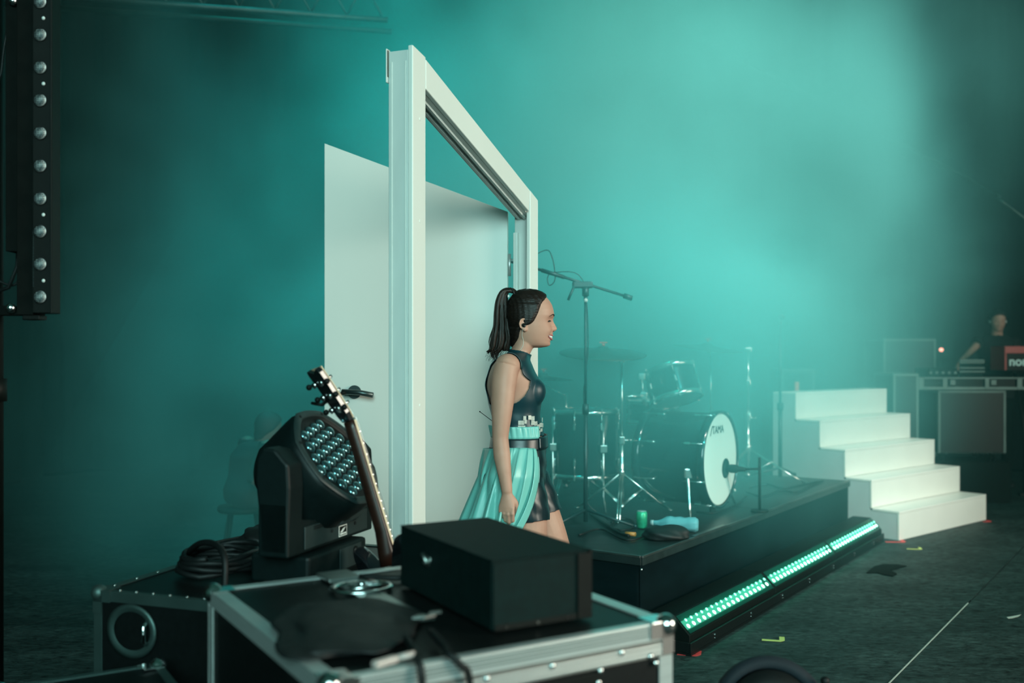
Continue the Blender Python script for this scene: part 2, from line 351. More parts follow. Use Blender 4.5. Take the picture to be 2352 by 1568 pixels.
a = MB(); a.sph(rp(.004, -.004, .385)-RA, .007); a.build('rivet', M['chrome'], ris)
# ================================================================ lit strip in front of the riser
tray = empty('light_tray', rp(0, .15, 0), 0, 'low black tray along the riser front holding the three green light strips', 'tray')
TO = rp(0, .15, 0)
rbox('floor_board', 0, RL, .012, .262, .004, .016, M['blackply'], tray, TO)
rbox('front_lip', 0, RL, .250, .262, .0165, .065, M['blackply'], tray, TO, .002)
rbox('end_lip', 0, .012, .013, .249, .0165, .065, M['blackply'], tray, TO, .002)
a = MB(); sc_ = []
for k in range(7): a.cyl(rp(.28+k*.49, .262, .045)-TO, rp(.28+k*.49, .2655, .045)-TO, .006, 10)
for k in range(7): a.cyl(rp(.28+k*.49, .262, .028)-TO, rp(.28+k*.49, .2655, .028)-TO, .004, 10)
o_ = a.build('screw', M['chrome'], tray, kind='stuff')
M['ledgreen'] = mat('lit_green_led', (.5, .9, .75), .3, emit=(.16, 1.0, .62), es=3.0)
M['ledcore'] = mat('lit_led_lens', (.6, 1, .85), .3, emit=(.45, 1.0, .80), es=5.5)
M['glassgreen'] = mat('dark_green_window', (.004, .045, .032), .15, spec=.6)
led_me = None
bars = ['lit green light strip nearest the camera', 'middle lit green light strip of the three in the tray', 'farthest green light strip, beside the white steps']
for k in range(3):
    s0 = .022+k*1.172; s1 = s0+1.16; g0 = rp(s0, .1, .0165)
    t = empty('light_strip', g0, 0, bars[k], 'stage light', 'green light strips along the riser')
    R = lambda s, n, z: rp(s, n, z)-g0
    prof = [(.028, .0), (.245, .0), (.245, .078), (.160, .160), (.028, .160)]
    a = MB(); q = [[R(s, n, z+.017) for n, z in prof] for s in (s0, s1)]
    a.rings(q); hs_ = a.build('housing', M['black'], t, bevel=.003)
    for p_ in hs_.data.polygons: p_.use_smooth = False
    # window on the slanted face
    v0, v1 = Vector((.245, .078)), Vector((.160, .160)); sl = (v1-v0); nn = Vector((-sl.y, sl.x)).normalized()*-1
    def W(s, f, h): e_ = v0+sl*f+Vector((sl.y, -sl.x)).normalized()*h; return R(s, e_.x, e_.y+.017)
    a = MB(); a.rings([[W(s_, .06, .0005), W(s_, .94, .0005), W(s_, .94, .004), W(s_, .06, .004)] for s_ in (s0+.012, s1-.012)]); wn = a.build('window', M['glassgreen'], t)
    for p_ in wn.data.polygons: p_.use_smooth = False
    for r_, (f_, rad, mm) in enumerate(((.36, .0115, 'ledcore'), (.62, .0085, 'ledgreen'))):
        base = None
        for i in range(18):
            c = W(s0+.045+i*.0625+(.018 if r_ else 0), f_, .0045); nv = (W(s0, .3, 1)-W(s0, .3, 0)).normalized()
            if base is None:
                a = MB(); a.lathe([(rad, 0), (rad*.8, .003), (0, .005)], axisM((0, 0, 0), nv), 12); base = a.build('led', M[mm], t, smooth=True); base.location = c
            else:
                o_ = base.copy(); COL.objects.link(o_); o_.location = c; o_.parent = t
    l = bpy.data.lights.new('strip_glow', 'AREA'); l.shape = 'RECTANGLE'; l.size = 1.1; l.size_y = .05; l.energy = .7; l.color = (.12, 1, .6)
    lo = bpy.data.objects.new('strip_glow', l); COL.objects.link(lo); c = W((s0+s1)/2, .5, .03)+g0
    zdir = -(W(s0, .3, 1)-W(s0, .3, 0)).normalized(); lo.matrix_world = Matrix(((ru.x, 0, -zdir.x, c.x), (ru.y, 0, -zdir.y, c.y), (0, 0, -zdir.z, c.z), (0, 0, 0, 1)))
    y_ = (-zdir).cross(ru); lo.matrix_world = Matrix(((ru.x, y_.x, -zdir.x, c.x), (ru.y, y_.y, -zdir.y, c.y), (ru.z, y_.z, -zdir.z, c.z), (0, 0, 0, 1)))
# ================================================================ white steps
S0 = Vector((2.98, 7.66, 0)); sw = Vector((.7626, .6469, 0)); sr = Vector((-.6469, .7626, 0)); SH, SR, SW = .222, .23, 1.47
st_ = empty('white_steps', S0, 0, 'white glossy staircase prop of five steps beside the drum riser', 'stairs')
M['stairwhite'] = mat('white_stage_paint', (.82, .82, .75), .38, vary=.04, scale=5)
M['stairshade'] = mat('shaded_white_side', (.60, .63, .62), .5, vary=.08, scale=6)  # white darkened in colour for the sides turned from the daylight
rzs = math.atan2(sw.y, sw.x)
def sbox(name, w0, w1, r0, r1, z0, z1, m, bevel=.003):
    a = MB(); a.box(sw*((w0+w1)/2)+sr*((r0+r1)/2)+Z3*((z0+z1)/2), (w1-w0, r1-r0, z1-z0), rz=rzs); return a.build(name, m, st_, bevel=bevel)
for i in range(5):
    z0 = .006+i*SH; sbox('riser_board', 0, SW, i*SR, i*SR+.018, z0, z0+SH-.020, M['stairwhite'])
    sbox('tread', 0, SW, i*SR-.0005, (i+1)*SR-.001, z0+SH-.019, z0+SH, M['stairwhite'])
for w0 in (.002, SW-.020):
    pts = [(.019, .006)]
    for i in range(5): pts += [(i*SR+.019, .006+(i+1)*SH-.0195), ((i+1)*SR-.001 if i == 4 else (i+1)*SR+.0185, .006+(i+1)*SH-.0195)]
    pts += [(5*SR-.001, .006)]
    Mx = basis(sw*w0, sr, Z3, -sw); a = MB(); a.prism(pts, Mx, -.018); a.build('side_panel', M['stairshade'], st_)
sbox('back_panel', .022, SW-.022, 5*SR-.02, 5*SR-.002, .006, 5*SH-.02, M['stairshade'])
# ================================================================ tape marks, scraps, seam strip
M['redtape'] = mat('red_tape', (.85, .07, .07), .6, vary=.1); M['yellowtape'] = mat('yellow_tape', (.72, .80, .22), .6, vary=.1)
def lmark(px, py, m, label, s=.085, wd=.026, r=.65, cat='tape mark'):
    d = F*H/(py-HY); c = P(px, py, d); a = MB(); R = Matrix.Rotation(r, 4, 'Z'); R.translation = (c.x, c.y, .0045)
    a.prism([(0, 0), (-s, 0), (-s, -wd), (wd*.2, -wd), (wd, 0), (wd, s*.75), (0, s*.75)], R, .0012)
    tag(a.build('tape_mark', m), label, cat)
lmark(1597, 1505, M['redtape'], 'red tape corner mark on the floor at the near end of the light tray', r=-.25)
lmark(1790, 1472, M['yellowtape'], 'yellow tape corner mark on the bare floor beside the light tray', r=-.25)
lmark(2112, 1262, M['yellowtape'], 'faint yellow tape mark on the floor in front of the white steps', r=-.2, s=.09, wd=.02)
lmark(2072, 1245, M['redtape'], 'red tape strip at the front left foot of the white steps', r=-.05, s=.13, wd=.03)
lmark(2270, 1198, M['redtape'], 'small red tape mark at the right foot of the white steps', r=.2, s=.06, wd=.03)
def flat(name, pts, m, label, cat, z=.0042, t=.0015):
    q = [P(x, y, F*H/(y-HY)) for x, y in pts]; a = MB(); a.prism([(p.x, p.y) for p in q], Matrix.Translation((0, 0, z)), t); tag(a.build(name, m), label, cat)
flat('cloth_scrap', [(1990, 1318), (2008, 1303), (2030, 1298), (2062, 1299), (2082, 1302), (2060, 1308), (2045, 1312), (2060, 1320), (2050, 1326), (2028, 1322), (2015, 1318)], M['blackmatte'], 'small black scrap of cloth lying on the open floor', 'scrap', t=.006)
M['pale'] = mat('pale_paper', (.6, .62, .55), .7)
flat('paper_scrap', [(2312, 1419), (2330, 1416), (2345, 1413), (2340, 1417), (2325, 1421), (2316, 1422)], M['pale'], 'torn pale paper scrap on the floor at the right edge', 'scrap')
sa, sb = P(2045, 1568, F*H/758), P(2222, 1388, F*H/578); dv = (sb-sa).normalized(); dv.z = 0
a = MB(); c = sa-dv*2.0; e_ = sb+dv*.02; mid = (c+e_)/2; a.box((mid.x, mid.y, .0052), ((e_-c).length, .006, .002), rz=math.atan2(dv.y, dv.x)); a.build('seam_strip', M['pale'], floor)
a = MB(); c = sb+dv*.1; e_ = sb+dv*2.4; mid = (c+e_)/2; a.box((mid.x, mid.y, .0052), ((e_-c).length, .003, .002), rz=math.atan2(dv.y, dv.x)); a.build('seam_strip', M['dullalu'], floor)
# ================================================================ flight cases in the foreground
M['paint'] = mat('black_powder_coat', (.002, .013, .012), .65, vary=.3, scale=40, spec=.15)
M['aludim'] = mat('dimmed_aluminium', (.10, .16, .15), .5, .8, vary=.25, scale=6)  # aluminium darkened in colour where the edges stand in dim light
M['aludull'] = mat('dull_aluminium', (.42, .46, .44), .38, 1, vary=.25, scale=6)
def local_box(parent, name, x0, x1, y0, y1, z0, z1, m, bevel=.002):
    a = MB(); a.bb(x0, x1, y0, y1, z0, z1); return a.build(name, m, parent, bevel=bevel)
def flight_case(loc, rz, sx, sy, h, label, castor=.12, ew=.030, balls=True, cat='flight case', alu='alu'):
    """origin at the floor under the corner nearest the camera; x to the right, y away"""
    t = empty('flight_case', loc, rz, label, cat)
    B = lambda n, *q, **k: local_box(t, n, *q, **k); b0 = castor
    th = .004
    B('body', th, sx-th, th, sy-th, b0+th, h-th, M['blackply'])
    for x in (0, sx-ew):                                   # aluminium angle edges, each an L laid over the panels
        for y0, y1, yo in ((0, th-.0005, 0), (sy-th+.0005, sy, 0)): B('edge_angle', x, x+ew, y0, y1, b0, h-ew-.001, M[alu], bevel=.001)
    for x0, x1 in ((0, th-.0005), (sx-th+.0005, sx)):
        for y in (0.001+th, sy-ew-th-.001): B('edge_angle', x0, x1, y, y+ew, b0, h-ew-.001, M[alu], bevel=.001)
    for y0, y1 in ((0, th-.0005), (sy-th+.0005, sy)):       # horizontal ones, front and back
        B('edge_angle', 0, sx, y0, y1, h-ew, h, M[alu], bevel=.001); B('edge_angle', 0, sx, y0, y1, b0-.001, b0+.001, M[alu], bevel=0)
    for y in (th, sy-th-ew*.7): B('top_edge', ew, sx-ew, y, y+ew*.7, h-th+.0005, h, M[alu], bevel=.001)
    for x in (0, sx-ew): B('top_edge', x, x+ew*.98, th, sy-th, h-th+.0005, h+.0004, M[alu], bevel=.001)
    for x0, x1 in ((0, th-.0005), (sx-th+.0005, sx)): B('edge_angle', x0, x1, th, sy-th, h-ew, h-.0006, M[alu], bevel=.001)
    if balls:
        for x in (0, sx):
            for y in (0, sy):
                for z in (b0+.012, h):
                    a = MB(); sg = (1 if x == 0 else -1, 1 if y == 0 else -1); a.sph((x+sg[0]*.010, y+sg[1]*.010, z-.008*(1 if z == h else -1)), .022, u=18, v=12)
                    if z == h:
                        a.bb(min(x+sg[0]*.0, x+sg[0]*.058), max(x+sg[0]*.0, x+sg[0]*.058), min(y-sg[1]*.0035, y), max(y-sg[1]*.0035, y), z-.03, z+.001)
                        a.bb(min(x, x+sg[0]*.03), max(x, x+sg[0]*.03), min(y-sg[1]*.0035, y), max(y-sg[1]*.0035, y), z-.062, z)
                        a.bb(min(x+sg[0]*.0, x+sg[0]*.05), max(x+sg[0]*.0, x+sg[0]*.05), min(y, y+sg[1]*.05), max(y, y+sg[1]*.05), z+.0005, z+.0025)
                    a.build('ball_corner', M['chrome' if alu == 'alu' or balls == 'chrome' else alu], t, bevel=0)
    if castor:
        for x in (.09, sx-.09):
            for y in (.09, sy-.09):
                a = MB(); a.cyl((x, y, b0-.03), (x, y, b0), .03, 12); a.cyl((x-.016, y, .048), (x+.016, y, .048), .046, 18); a.bb(x-.022, x-.018, y-.02, y+.02, .04, b0-.03); a.bb(x+.018, x+.022, y-.02, y+.02, .04, b0-.03); a.build('castor', M['black'], t)
    return t
ca = math.atan2(.516, .857)
CA = flight_case(Vector((-.3035, 1.623, 0)), ca, .731, .755, .912, 'large black flight case with bright aluminium edges, nearest the camera', ew=.034)
LB = lambda n, *q, m=M['black'], **k: local_box(CA, n, *q, m, **k)
# lid seam: double extrusion below the front edge
for i, z in enumerate((.868, .860, .852)): LB('lid_groove', .002, .729, -.0022 if i != 1 else -.003, -.0003, z-.0025, z+.0025, m=M['alu'], bevel=.0008)
for z in (.9055, .898, .8905): LB('lid_groove', .03, .70, -.0006, .0002, z-.0012, z+.0012, m=M['aludim'], bevel=0)
LB('lid_extrusion', .002, .729, -.0016, -.0003, .846, .8785, m=M['aludull'], bevel=0)
# strip and butterfly latch on the top
LB('lid_strip', .262, .325, .25, .705, .9125, .9145, m=M['aludull'])
def latch(t, c, M4, s=1.0, name='butterfly_latch'):
    """recessed dish with a bow tie turn key"""
    a = MB(); a.mi = 0
    ell = lambda rx, ry, z: [M4 @ Vector((rx*math.cos(2*PI*k/32)*s, ry*math.sin(2*PI*k/32)*s, z*s)) for k in range(32)]
    a.rings([ell(.058, .050, 0), ell(.060, .052, .003), ell(.052, .044, .0045), ell(.048, .040, .0012)], cap=False)
    for y in (-.018, .018): a.cyl(M4 @ Vector((-.03*s, y*s, .004*s)), M4 @ Vector((.03*s, y*s, .004*s)), .0035*s, 8)
    a.prism([(-.026*s, -.014*s), (0, -.005*s), (.026*s, -.014*s), (.026*s, .014*s), (0, .005*s), (-.026*s, .014*s)], M4 @ Matrix.Translation((0, 0, .006*s)), .005*s)
    a.cyl(M4 @ Vector((0, 0, .001)), M4 @ Vector((0, 0, .012*s)), .008*s, 12)
    o_ = a.build(name, M['chrome'], t); o_.location = (0, 0, 0); return o_
latch(CA, None, Matrix.Translation((.30, .575, .9146)), 1.25)
LB('edge_clamp', .255, .335, .66, .752, .9125, .921, m=M['aludull'])
# recessed bar handle and rivets on the front
Mf = basis((.47, -.0005, .80), (1, 0, 0), (0, 0, 1), (0, -1, 0))
a = MB(); a.prism([(-.075, -.045), (.075, -.045), (.075, .040), (-.075, .040)], Mf, .003); a.build('handle_plate', M['black'], CA, bevel=.001)
a = MB(); a.tube([Mf @ Vector((-.045, 0, .004)), Mf @ Vector((-.042, 0, .018)), Mf @ Vector((.042, 0, .018)), Mf @ Vector((.045, 0, .004))], .0065, 10); a.build('handle_bar', M['alu'], CA, smooth=True)
rb = None
for x, z in ((.395, .83), (.55, .842), (.545, .82), (.395, .77), (.55, .77), (.672, .85), (.685, .835), (.30, .869), (.60, .869), (.44, .869), (.15, .869)):
    if rb is None: a = MB(); a.sph((0, -.004, 0), (.0065, .004, .0065), u=12, v=8); rb = a.build('rivet', M['chrome'], CA); rb.location = (x, 0, z)
    else: o_ = rb.copy(); COL.objects.link(o_); o_.location = (x, 0, z); o_.parent = CA
# ---------------------------------------------------------------- black rack unit standing on the case
bx = P(1132, 1455, 1.908); bx.z = .9150
bd = Vector((.196, .110, 0)).normalized(); br = math.atan2(bd.y, bd.x)
bo = empty('rack_unit', bx, br, 'black metal rack box standing on the nearest flight case', 'box')
W_, D_, H_ = .228, .452, .1355
lb = lambda n, *q, m=M['paint'], **k: local_box(bo, n, *q, m, **k)
lb('housing', 0, W_-.006, .006, D_, .0, H_-.001, bevel=.003)
lb('front_plate', .002, W_-.002, .0005, .0055, .0, H_-.006, bevel=.001)
lb('top_lid', -.001, W_-.006, .0, D_+.001, H_-.0008, H_+.0012, bevel=.001)
lb('side_flange', W_-.0055, W_, -.001, D_, .0, H_+.001, m=M['black'], bevel=.001)
lb('corner_post', W_-.036, W_-.006, -.0045, .0003, .0, H_-.004, m=M['black'], bevel=.001)
lb('bottom_rail', .004, W_-.037, -.002, .0003, .0, .012, m=M['black'], bevel=.001)
a = MB(); Ms = basis((-.001, .30, .085), (0, -1, 0), (0, 0, 1), (-1, 0, 0)); a.prism([(-.02, -.012), (.012, -.016), (.02, .006), (-.012, .012)], Ms, .002); a.tube([Ms @ Vector((-.018, .008, .003)), Ms @ Vector((-.004, .012, .010)), Ms @ Vector((.012, -.006, .006))], .0045, 8); a.build('side_catch', M['aludull'], bo, smooth=True)
for x in (.03, .10, .17):
    a = MB(); a.cyl((x, .0004, .006), (x, -.002, .006), .003, 8); a.build('screw', M['aludull'], bo)
# ---------------------------------------------------------------- second case behind on the left
cbz = math.atan2(-.335, .942)
CBo = Vector((-1.147, 2.73, 0))
CB = flight_case(CBo, cbz, .60, .84, .80, 'dark flight case on the left with a round dish handle, carrying the moving light', ew=.028, alu='aludim')
b_e1 = Vector((.942, -.335, 0)); b_e2 = Vector((.335, .942, 0))
Mh = basis((.13, -.0006, .70), (1, 0, 0), (0, 0, 1), (0, -1, 0))
a = MB(); el = lambda rx, ry, z: [Mh @ Vector((rx*math.cos(2*PI*k/32), ry*math.sin(2*PI*k/32), z)) for k in range(32)]
a.rings([el(.080, .072, 0), el(.082, .074, .004), el(.070, .062, .005), el(.060, .052, .001)], cap=False); a.build('handle_dish', M['aludim'], CB)
a = MB(); a.tube([Mh @ Vector((.05, .03, .004)), Mh @ Vector((.052, .02, .018)), Mh @ Vector((.052, -.02, .018)), Mh @ Vector((.05, -.03, .004))], .006, 10); a.build('handle_bar', M['chrome'], CB, smooth=True)
rb = None
for x, y in [(.02+i*.055, .016) for i in range(9)] + [(.018, .06+i*.09) for i in range(7)]:
    if rb is None: a = MB(); a.sph((0, 0, .001), (.0045, .0045, .0025), u=10, v=6); rb = a.build('rivet', M['chrome'], CB); rb.location = (x, y, .8005)
    else: o_ = rb.copy(); COL.objects.link(o_); o_.location = (x, y, .8005); o_.parent = CB
# ---------------------------------------------------------------- low case at the lower left
CD = flight_case(Vector((-.965, 1.92, 0)), ca, .38, .50, .66, 'low black case in the dark lower left corner, one bright ball corner showing', castor=0, ew=.022, alu='aludim', balls='chrome')
# ---------------------------------------------------------------- moving head wash light
ax = Vector((.335, .942, 0)).normalized(); ay = Vector((ax.y, -ax.x, 0))     # ax along the yoke, ay to its front
MHo = Vector((-.563, 2.94, .8012))
mh = empty('moving_light', MHo, 0, 'black moving head stage light with a honeycomb of lenses, on the left case', 'stage light')
def mp_(u, v, z): return ax*u + ay*v + Z3*z
def mbox(name, u0, u1, v0, v1, z0, z1, m, bevel=.006):
    a = MB(); c = mp_((u0+u1)/2, (v0+v1)/2, (z0+z1)/2); a.box(c, (u1-u0, v1-v0, z1-z0), rz=math.atan2(ax.y, ax.x)); return a.build(name, m, mh, bevel=bevel)
M['mh'] = mat('moulded_black_plastic', (.003, .009, .009), .5, vary=.2, scale=50, spec=.25)
M['mh2'] = mat('moulded_grey_black', (.014, .028, .028), .5, vary=.2, scale=50)
mbox('base', -.17, .17, -.13, .06, .0, .082, M['mh'], .01)
mbox('display_panel', .0, .13, .0605, .063, .010, .072, M['mh2'], .001)
a = MB(); a.lathe([(.014, 0), (.014, .006), (.009, .009), (0, .009)], axisM(mp_(.115, .0635, .045), ay), 18); a.build('power_socket', M['rubber'], mh)
a = MB(); a.lathe([(.012, 0), (.012, .004), (0, .005)], axisM(mp_(.09, .0635, .055), ay), 14); a.build('knob', M['black'], mh)
# yoke: cross bar and two arms, each from one outline
def yoke_arm(u0, u1, zt, name):
    pr = [(-.050, .098), (.038, .098), (.044, .28), (.040, .345), (.0, .385), (-.040, .390), (-.060, .36), (-.064, .30), (-.058, .25), (-.052, .2)]
    a = MB(); Mx = basis(mp_(u0, 0, 0), ay, Z3, ax); a.prism(pr, Mx, u1-u0); return a.build(name, M['mh'], mh, bevel=.008)
yoke_arm(-.245, -.168, 0, 'yoke_arm'); yoke_arm(.168, .245, 0, 'yoke_arm')
a = MB(); Mx = basis(mp_(0, -.055, 0), ax, Z3, -ay)
a.prism([(-.245, .090), (.245, .090), (.245, .165), (.166, .200), (.10, .172), (.03, .172), (-.08, .172), (-.166, .185), (-.245, .24)], basis(mp_(0, .0405, 0), ax, Z3, ay), -.095); a.build('yoke_bar', M['mh'], mh, bevel=.006)
mbox('front_cover', -.165, .20, .041, .046, .100, .164, M['mh2'], .003)
mbox('vent_slot', -.12, .02, .0465, .048, .150, .153, M['rubber'], 0); mbox('vent_slot', -.12, .02, .0465, .048, .156, .159, M['rubber'], 0)
for u, v in ((-.02, .12), (.12, .12)):
    a = MB(); a.cyl(mp_(u, .046, .13), mp_(u, .049, .13), .005, 10); a.build('cover_screw', M['rubber'], mh)
M['sticker'] = mat('white_label', (.75, .78, .74), .5)
Ml = basis(mp_(.045, .0465, .118), ax, Z3, ay)
a = MB(); a.prism([(-.024, -.014), (.024, -.014), (.024, .018), (-.024, .018)], Ml, .0006); a.build('sticker', M['sticker'], mh)
a = MB(); a.prism([(-.021, -.0115), (.021, -.0115), (.021, .0155), (-.021, .0155)], Ml @ Matrix.Translation((0, 0, .0007)), .0003); a.build('sticker_print', M['black'], mh)
a = MB(); a.prism([(-.018, -.002), (-.004, -.002), (.016, .012), (-.002, .008)], Ml @ Matrix.Translation((0, 0, .0011)), .0002); a.prism([(-.018, -.009), (.004, -.009), (.004, -.004), (-.018, -.004)], Ml @ Matrix.Translation((0, 0, .0011)), .0002); a.prism([(.006, -.009), (.018, -.009), (.018, -.004), (.006, -.004)], Ml @ Matrix.Translation((0, 0, .0011)), .0002); a.build('sticker_emblem', M['sticker'], mh)
# head
phi = math.radians(38); hn = ay*math.cos(phi) + Z3*math.sin(phi); hu = -ay*math.sin(phi)+Z3*math.cos(phi)
pv = Z3*.305
def HM(d): c = pv+hn*d; return Matrix(((ax.x, hu.x, hn.x, c.x), (ax.y, hu.y, hn.y, c.y), (ax.z, hu.z, hn.z, c.z), (0, 0, 0, 1)))
def poly_r(k, n, R):          # rounded octagon radius
    t = 2*PI*k/n; s = abs(math.cos(4*t))*.0 ; q = ((t+PI/8) % (PI/4))-PI/8
    return R*(.55+.45/math.cos(q)*.965)
def hring(R, d, n=48): return [HM(d) @ Vector((poly_r(k, n, R)*math.cos(2*PI*k/n), poly_r(k, n, R)*math.sin(2*PI*k/n), 0)) for k in range(n)]
a = MB(); a.rings([hring(.10, -.135), hring(.148, -.128), hring(.162, -.10), hring(.164, -.05), hring(.169, .02), hring(.170, .050), hring(.164, .066), hring(.146, .068), hring(.142, .058)]); hd = a.build('head', M['mh'], mh, bevel=0)
a = MB(); a.rings([hring(.1695, .0665), hring(.166, .0705), hring(.150, .0715), hring(.146, .0690)], cap=False); a.build('front_bezel', M['mh2'], mh)
for k in range(8):
    t_ = 2*PI*(k+.5)/8; a = MB(); c = HM(.0712) @ Vector((.158*math.cos(t_), .158*math.sin(t_), 0)); a.cyl(c, c+hn*.002, .0045, 10); a.build('bezel_screw', M['rubber'], mh)
a = MB(); a.rings([[HM(.0585) @ Vector((.1455*math.cos(2*PI*k/48), .1455*math.sin(2*PI*k/48), 0)) for k in range(48)], [HM(.060) @ Vector((.145*math.cos(2*PI*k/48), .145*math.sin(2*PI*k/48), 0)) for k in range(48)]]); a.build('lens_plate', M['rubber'], mh)
m, nt = newmat('clear_lens'); o = N(nt, 'ShaderNodeOutputMaterial'); b = N(nt, 'ShaderNodeBsdfPrincipled'); nt.links.new(b.outputs[0], o.inputs[0])
b.inputs['Base Color'].default_value = (.10, .22, .24, 1); b.inputs['Roughness'].default_value = .12; b.inputs['Metallic'].default_value = .85; b.inputs['Coat Weight'].default_value = 1
M['lens'] = m
lens0 = None; pit = .0405
pts = []
for q in range(-3, 4):
    for r_ in range(-3, 4):
        if abs(q+r_) <= 3: pts.append((pit*(q+r_/2), pit*r_*.866))
for i, (x, y) in enumerate(pts):
    if lens0 is None:
        a = MB(); n_ = 18; Rr = .0178
        rg = lambda R_, z: [Vector((R_*(.86+.14/max(math.cos(((2*PI*k/n_) % (PI/3))-PI/6), .8)*.95)*math.cos(2*PI*k/n_), R_*(.86+.14/max(math.cos(((2*PI*k/n_) % (PI/3))-PI/6), .8)*.95)*math.sin(2*PI*k/n_), z)) for k in range(n_)]
        a.rings([rg(Rr, 0), rg(Rr*.99, .002), rg(Rr*.93, .0045), rg(Rr*.80, .0068), rg(Rr*.55, .0088), rg(Rr*.25, .0098)]); lens0 = a.build('lens', M['lens'], mh, smooth=True); o_ = lens0
    else: o_ = lens0.copy(); COL.objects.link(o_); o_.parent = mh
    o_.matrix_local = HM(.0605) @ Matrix.Rotation(.26, 4, 'Z') @ Matrix.Translation((x, y, 0))
# script logo below the lens on the head body
c = mp_(.03, 0, 0)+pv+hn*(-.035)-hu*.1665
def textM(c, x, y): z = Vector(x).cross(Vector(y)).normalized(); return basis(c, x, y, z)
tx = (ax*1.0).normalized(); ty = (hn*.995+hu*.10).normalized()
text_mesh('lumacone', .030, .0006, textM(c, tx, ty), M['mh2'], 'logo', mh, shear=.35)
a = MB(); a.tube([c+tx*-.055-ty*.012-hu*.001, c+tx*.06+ty*.016-hu*.001], .0008, 6); a.build('logo_line', M['mh2'], mh)
# ---------------------------------------------------------------- guitar
g_nut = P(803, 966, 2.80); gb = P(893, 1265, 2.80)
gd = (gb-g_nut).normalized(); gt = g_nut-gd*.178; gn = Vector((.80, .58, 0)); gn = (gn-gd*gn.dot(gd)).normalized(); gs = gd.cross(gn).normalized()  # gs: across the neck
go_ = gb + gd*.40
gu = empty('electric_guitar', go_, 0, 'dark electric guitar leaning with its neck upwards in front of the moving light', 'guitar')
M['gblack'] = mat('gloss_black_lacquer', (.010, .012, .014), .12, coat=1)
M['neck'] = mat('dark_maple_neck', (.030, .010, .006), .35, vary=.3, scale=12, stretch=(1, 1, 8))
M['binding'] = mat('cream_binding', (.72, .50, .32), .4, vary=.15, scale=30)
M['steel'] = mat('tuner_steel', (.85, .84, .84), .22, 1)
def gp(l, s, n):       # along, across, out of the front; the headstock leans back from the nut
    if l < .178: q = l-.178; return g_nut-go_+gd*(q*.945+n*-.327)+gs*s+gn*(n*.945+q*.327)
    return gt-go_+gd*l+gs*s+gn*n
LN = (gb-gt).length
def gprism(name, poly, n0, n1, m, bevel=.002):
    a = MB(); v0 = [a.bm.verts.new(gp(l, s, n0)) for l, s in poly]; v1 = [a.bm.verts.new(gp(l, s, n1)) for l, s in poly]; k = len(poly)
    a.bm.faces.new(v0); a.bm.faces.new(v1[::-1]); [a.bm.faces.new((v0[i], v0[(i+1) % k], v1[(i+1) % k], v1[i])) for i in range(k)]
    return a.build(name, m, gu, bevel=bevel)
hs0 = .175
gprism('headstock', [(0, -.030), (.012, -.034), (.05, -.030), (.15, -.030), (.175, -.022), (.175, .022), (.15, .030), (.05, .036), (.012, .036), (0, .026), (.012, 0)], -.012, .003, M['gblack'])
gprism('headstock_binding', [(.002, -.031), (.05, -.031), (.15, -.031), (.173, -.0225), (.173, .0225), (.15, .031), (.05, .037), (.002, .035)], .0032, .0068, M['binding'], .0005)
# neck: tapered D section swelling at the heel
rs = []
for l, r_, dp in ((.176, .0215, .020), (.20, .0215, .021), (.35, .0240, .022), (LN-.06, .0265, .024), (LN+.0, .028, .036), (LN+.035, .028, .040)):
    rs.append([gp(l, r_*math.cos(PI*k/10), .003-dp*math.sin(PI*k/10)) for k in range(11)])
a = MB(); a.rings(rs); a.build('neck', M['neck'], gu)
gprism('fretboard', [(.178, -.0215), (LN+.10, -.0275), (LN+.10, .0275), (.178, .0215)], .0034, .0095, M['binding'], .0005)
for k in range(1, 20):
    l = .178+.648*(1-2**(-k/12))
    if l > LN+.09: break
    w_ = .0215+(l-.178)*.0125; a = MB(); a.tube([gp(l, -w_, .0102), gp(l, w_, .0102)], .0011, 6); a.build('fret', M['steel'], gu)
gprism('nut', [(.1765, -.0215), (.1818, -.0215), (.1818, .0215), (.1765, .0215)], .0097, .0135, M['sticker'], .0004)
for k in range(6):
    s = -.017+k*.0068; a = MB(); a.tube([gp(.06+.02*(k % 3), s*1.2, .0125), gp(.18, s, .0145), gp(LN+.22, s*1.4, .021)], .0005, 5); a.build('string', M['steel'], gu)
for k in range(3):
    l = .042+k*.043
    for sg in (-1, 1):
        a = MB(); a.cyl(gp(l, sg*.022, .007), gp(l, sg*.022, .020), .0045, 12); a.build('tuning_post', M['steel'], gu)
        a = MB(); a.cyl(gp(l, sg*.022, -.0125), gp(l, sg*.022, -.022), .0085, 12); a.cyl(gp(l, sg*.026, -.018), gp(l, sg*.050, -.018), .0028, 8)
        tm = a.build('tuning_machine', M['steel'], gu, smooth=True)
        a = MB(); a.sph(gp(l, sg*.058, -.018), (.0085, .0085, .0085)); a.build('tuner_key', M['black'], tm)
# capo clamped on the headstock end
a = MB(); a.tube([gp(.10, -.036, -.026), gp(.10, -.036, .018), gp(.10, .034, .018)], .0055, 8); a.tube([gp(.10, -.036, -.026), gp(.085, -.075, -.030)], .0045, 8); a.build('headstock_clip', M['black'], gu, smooth=True)
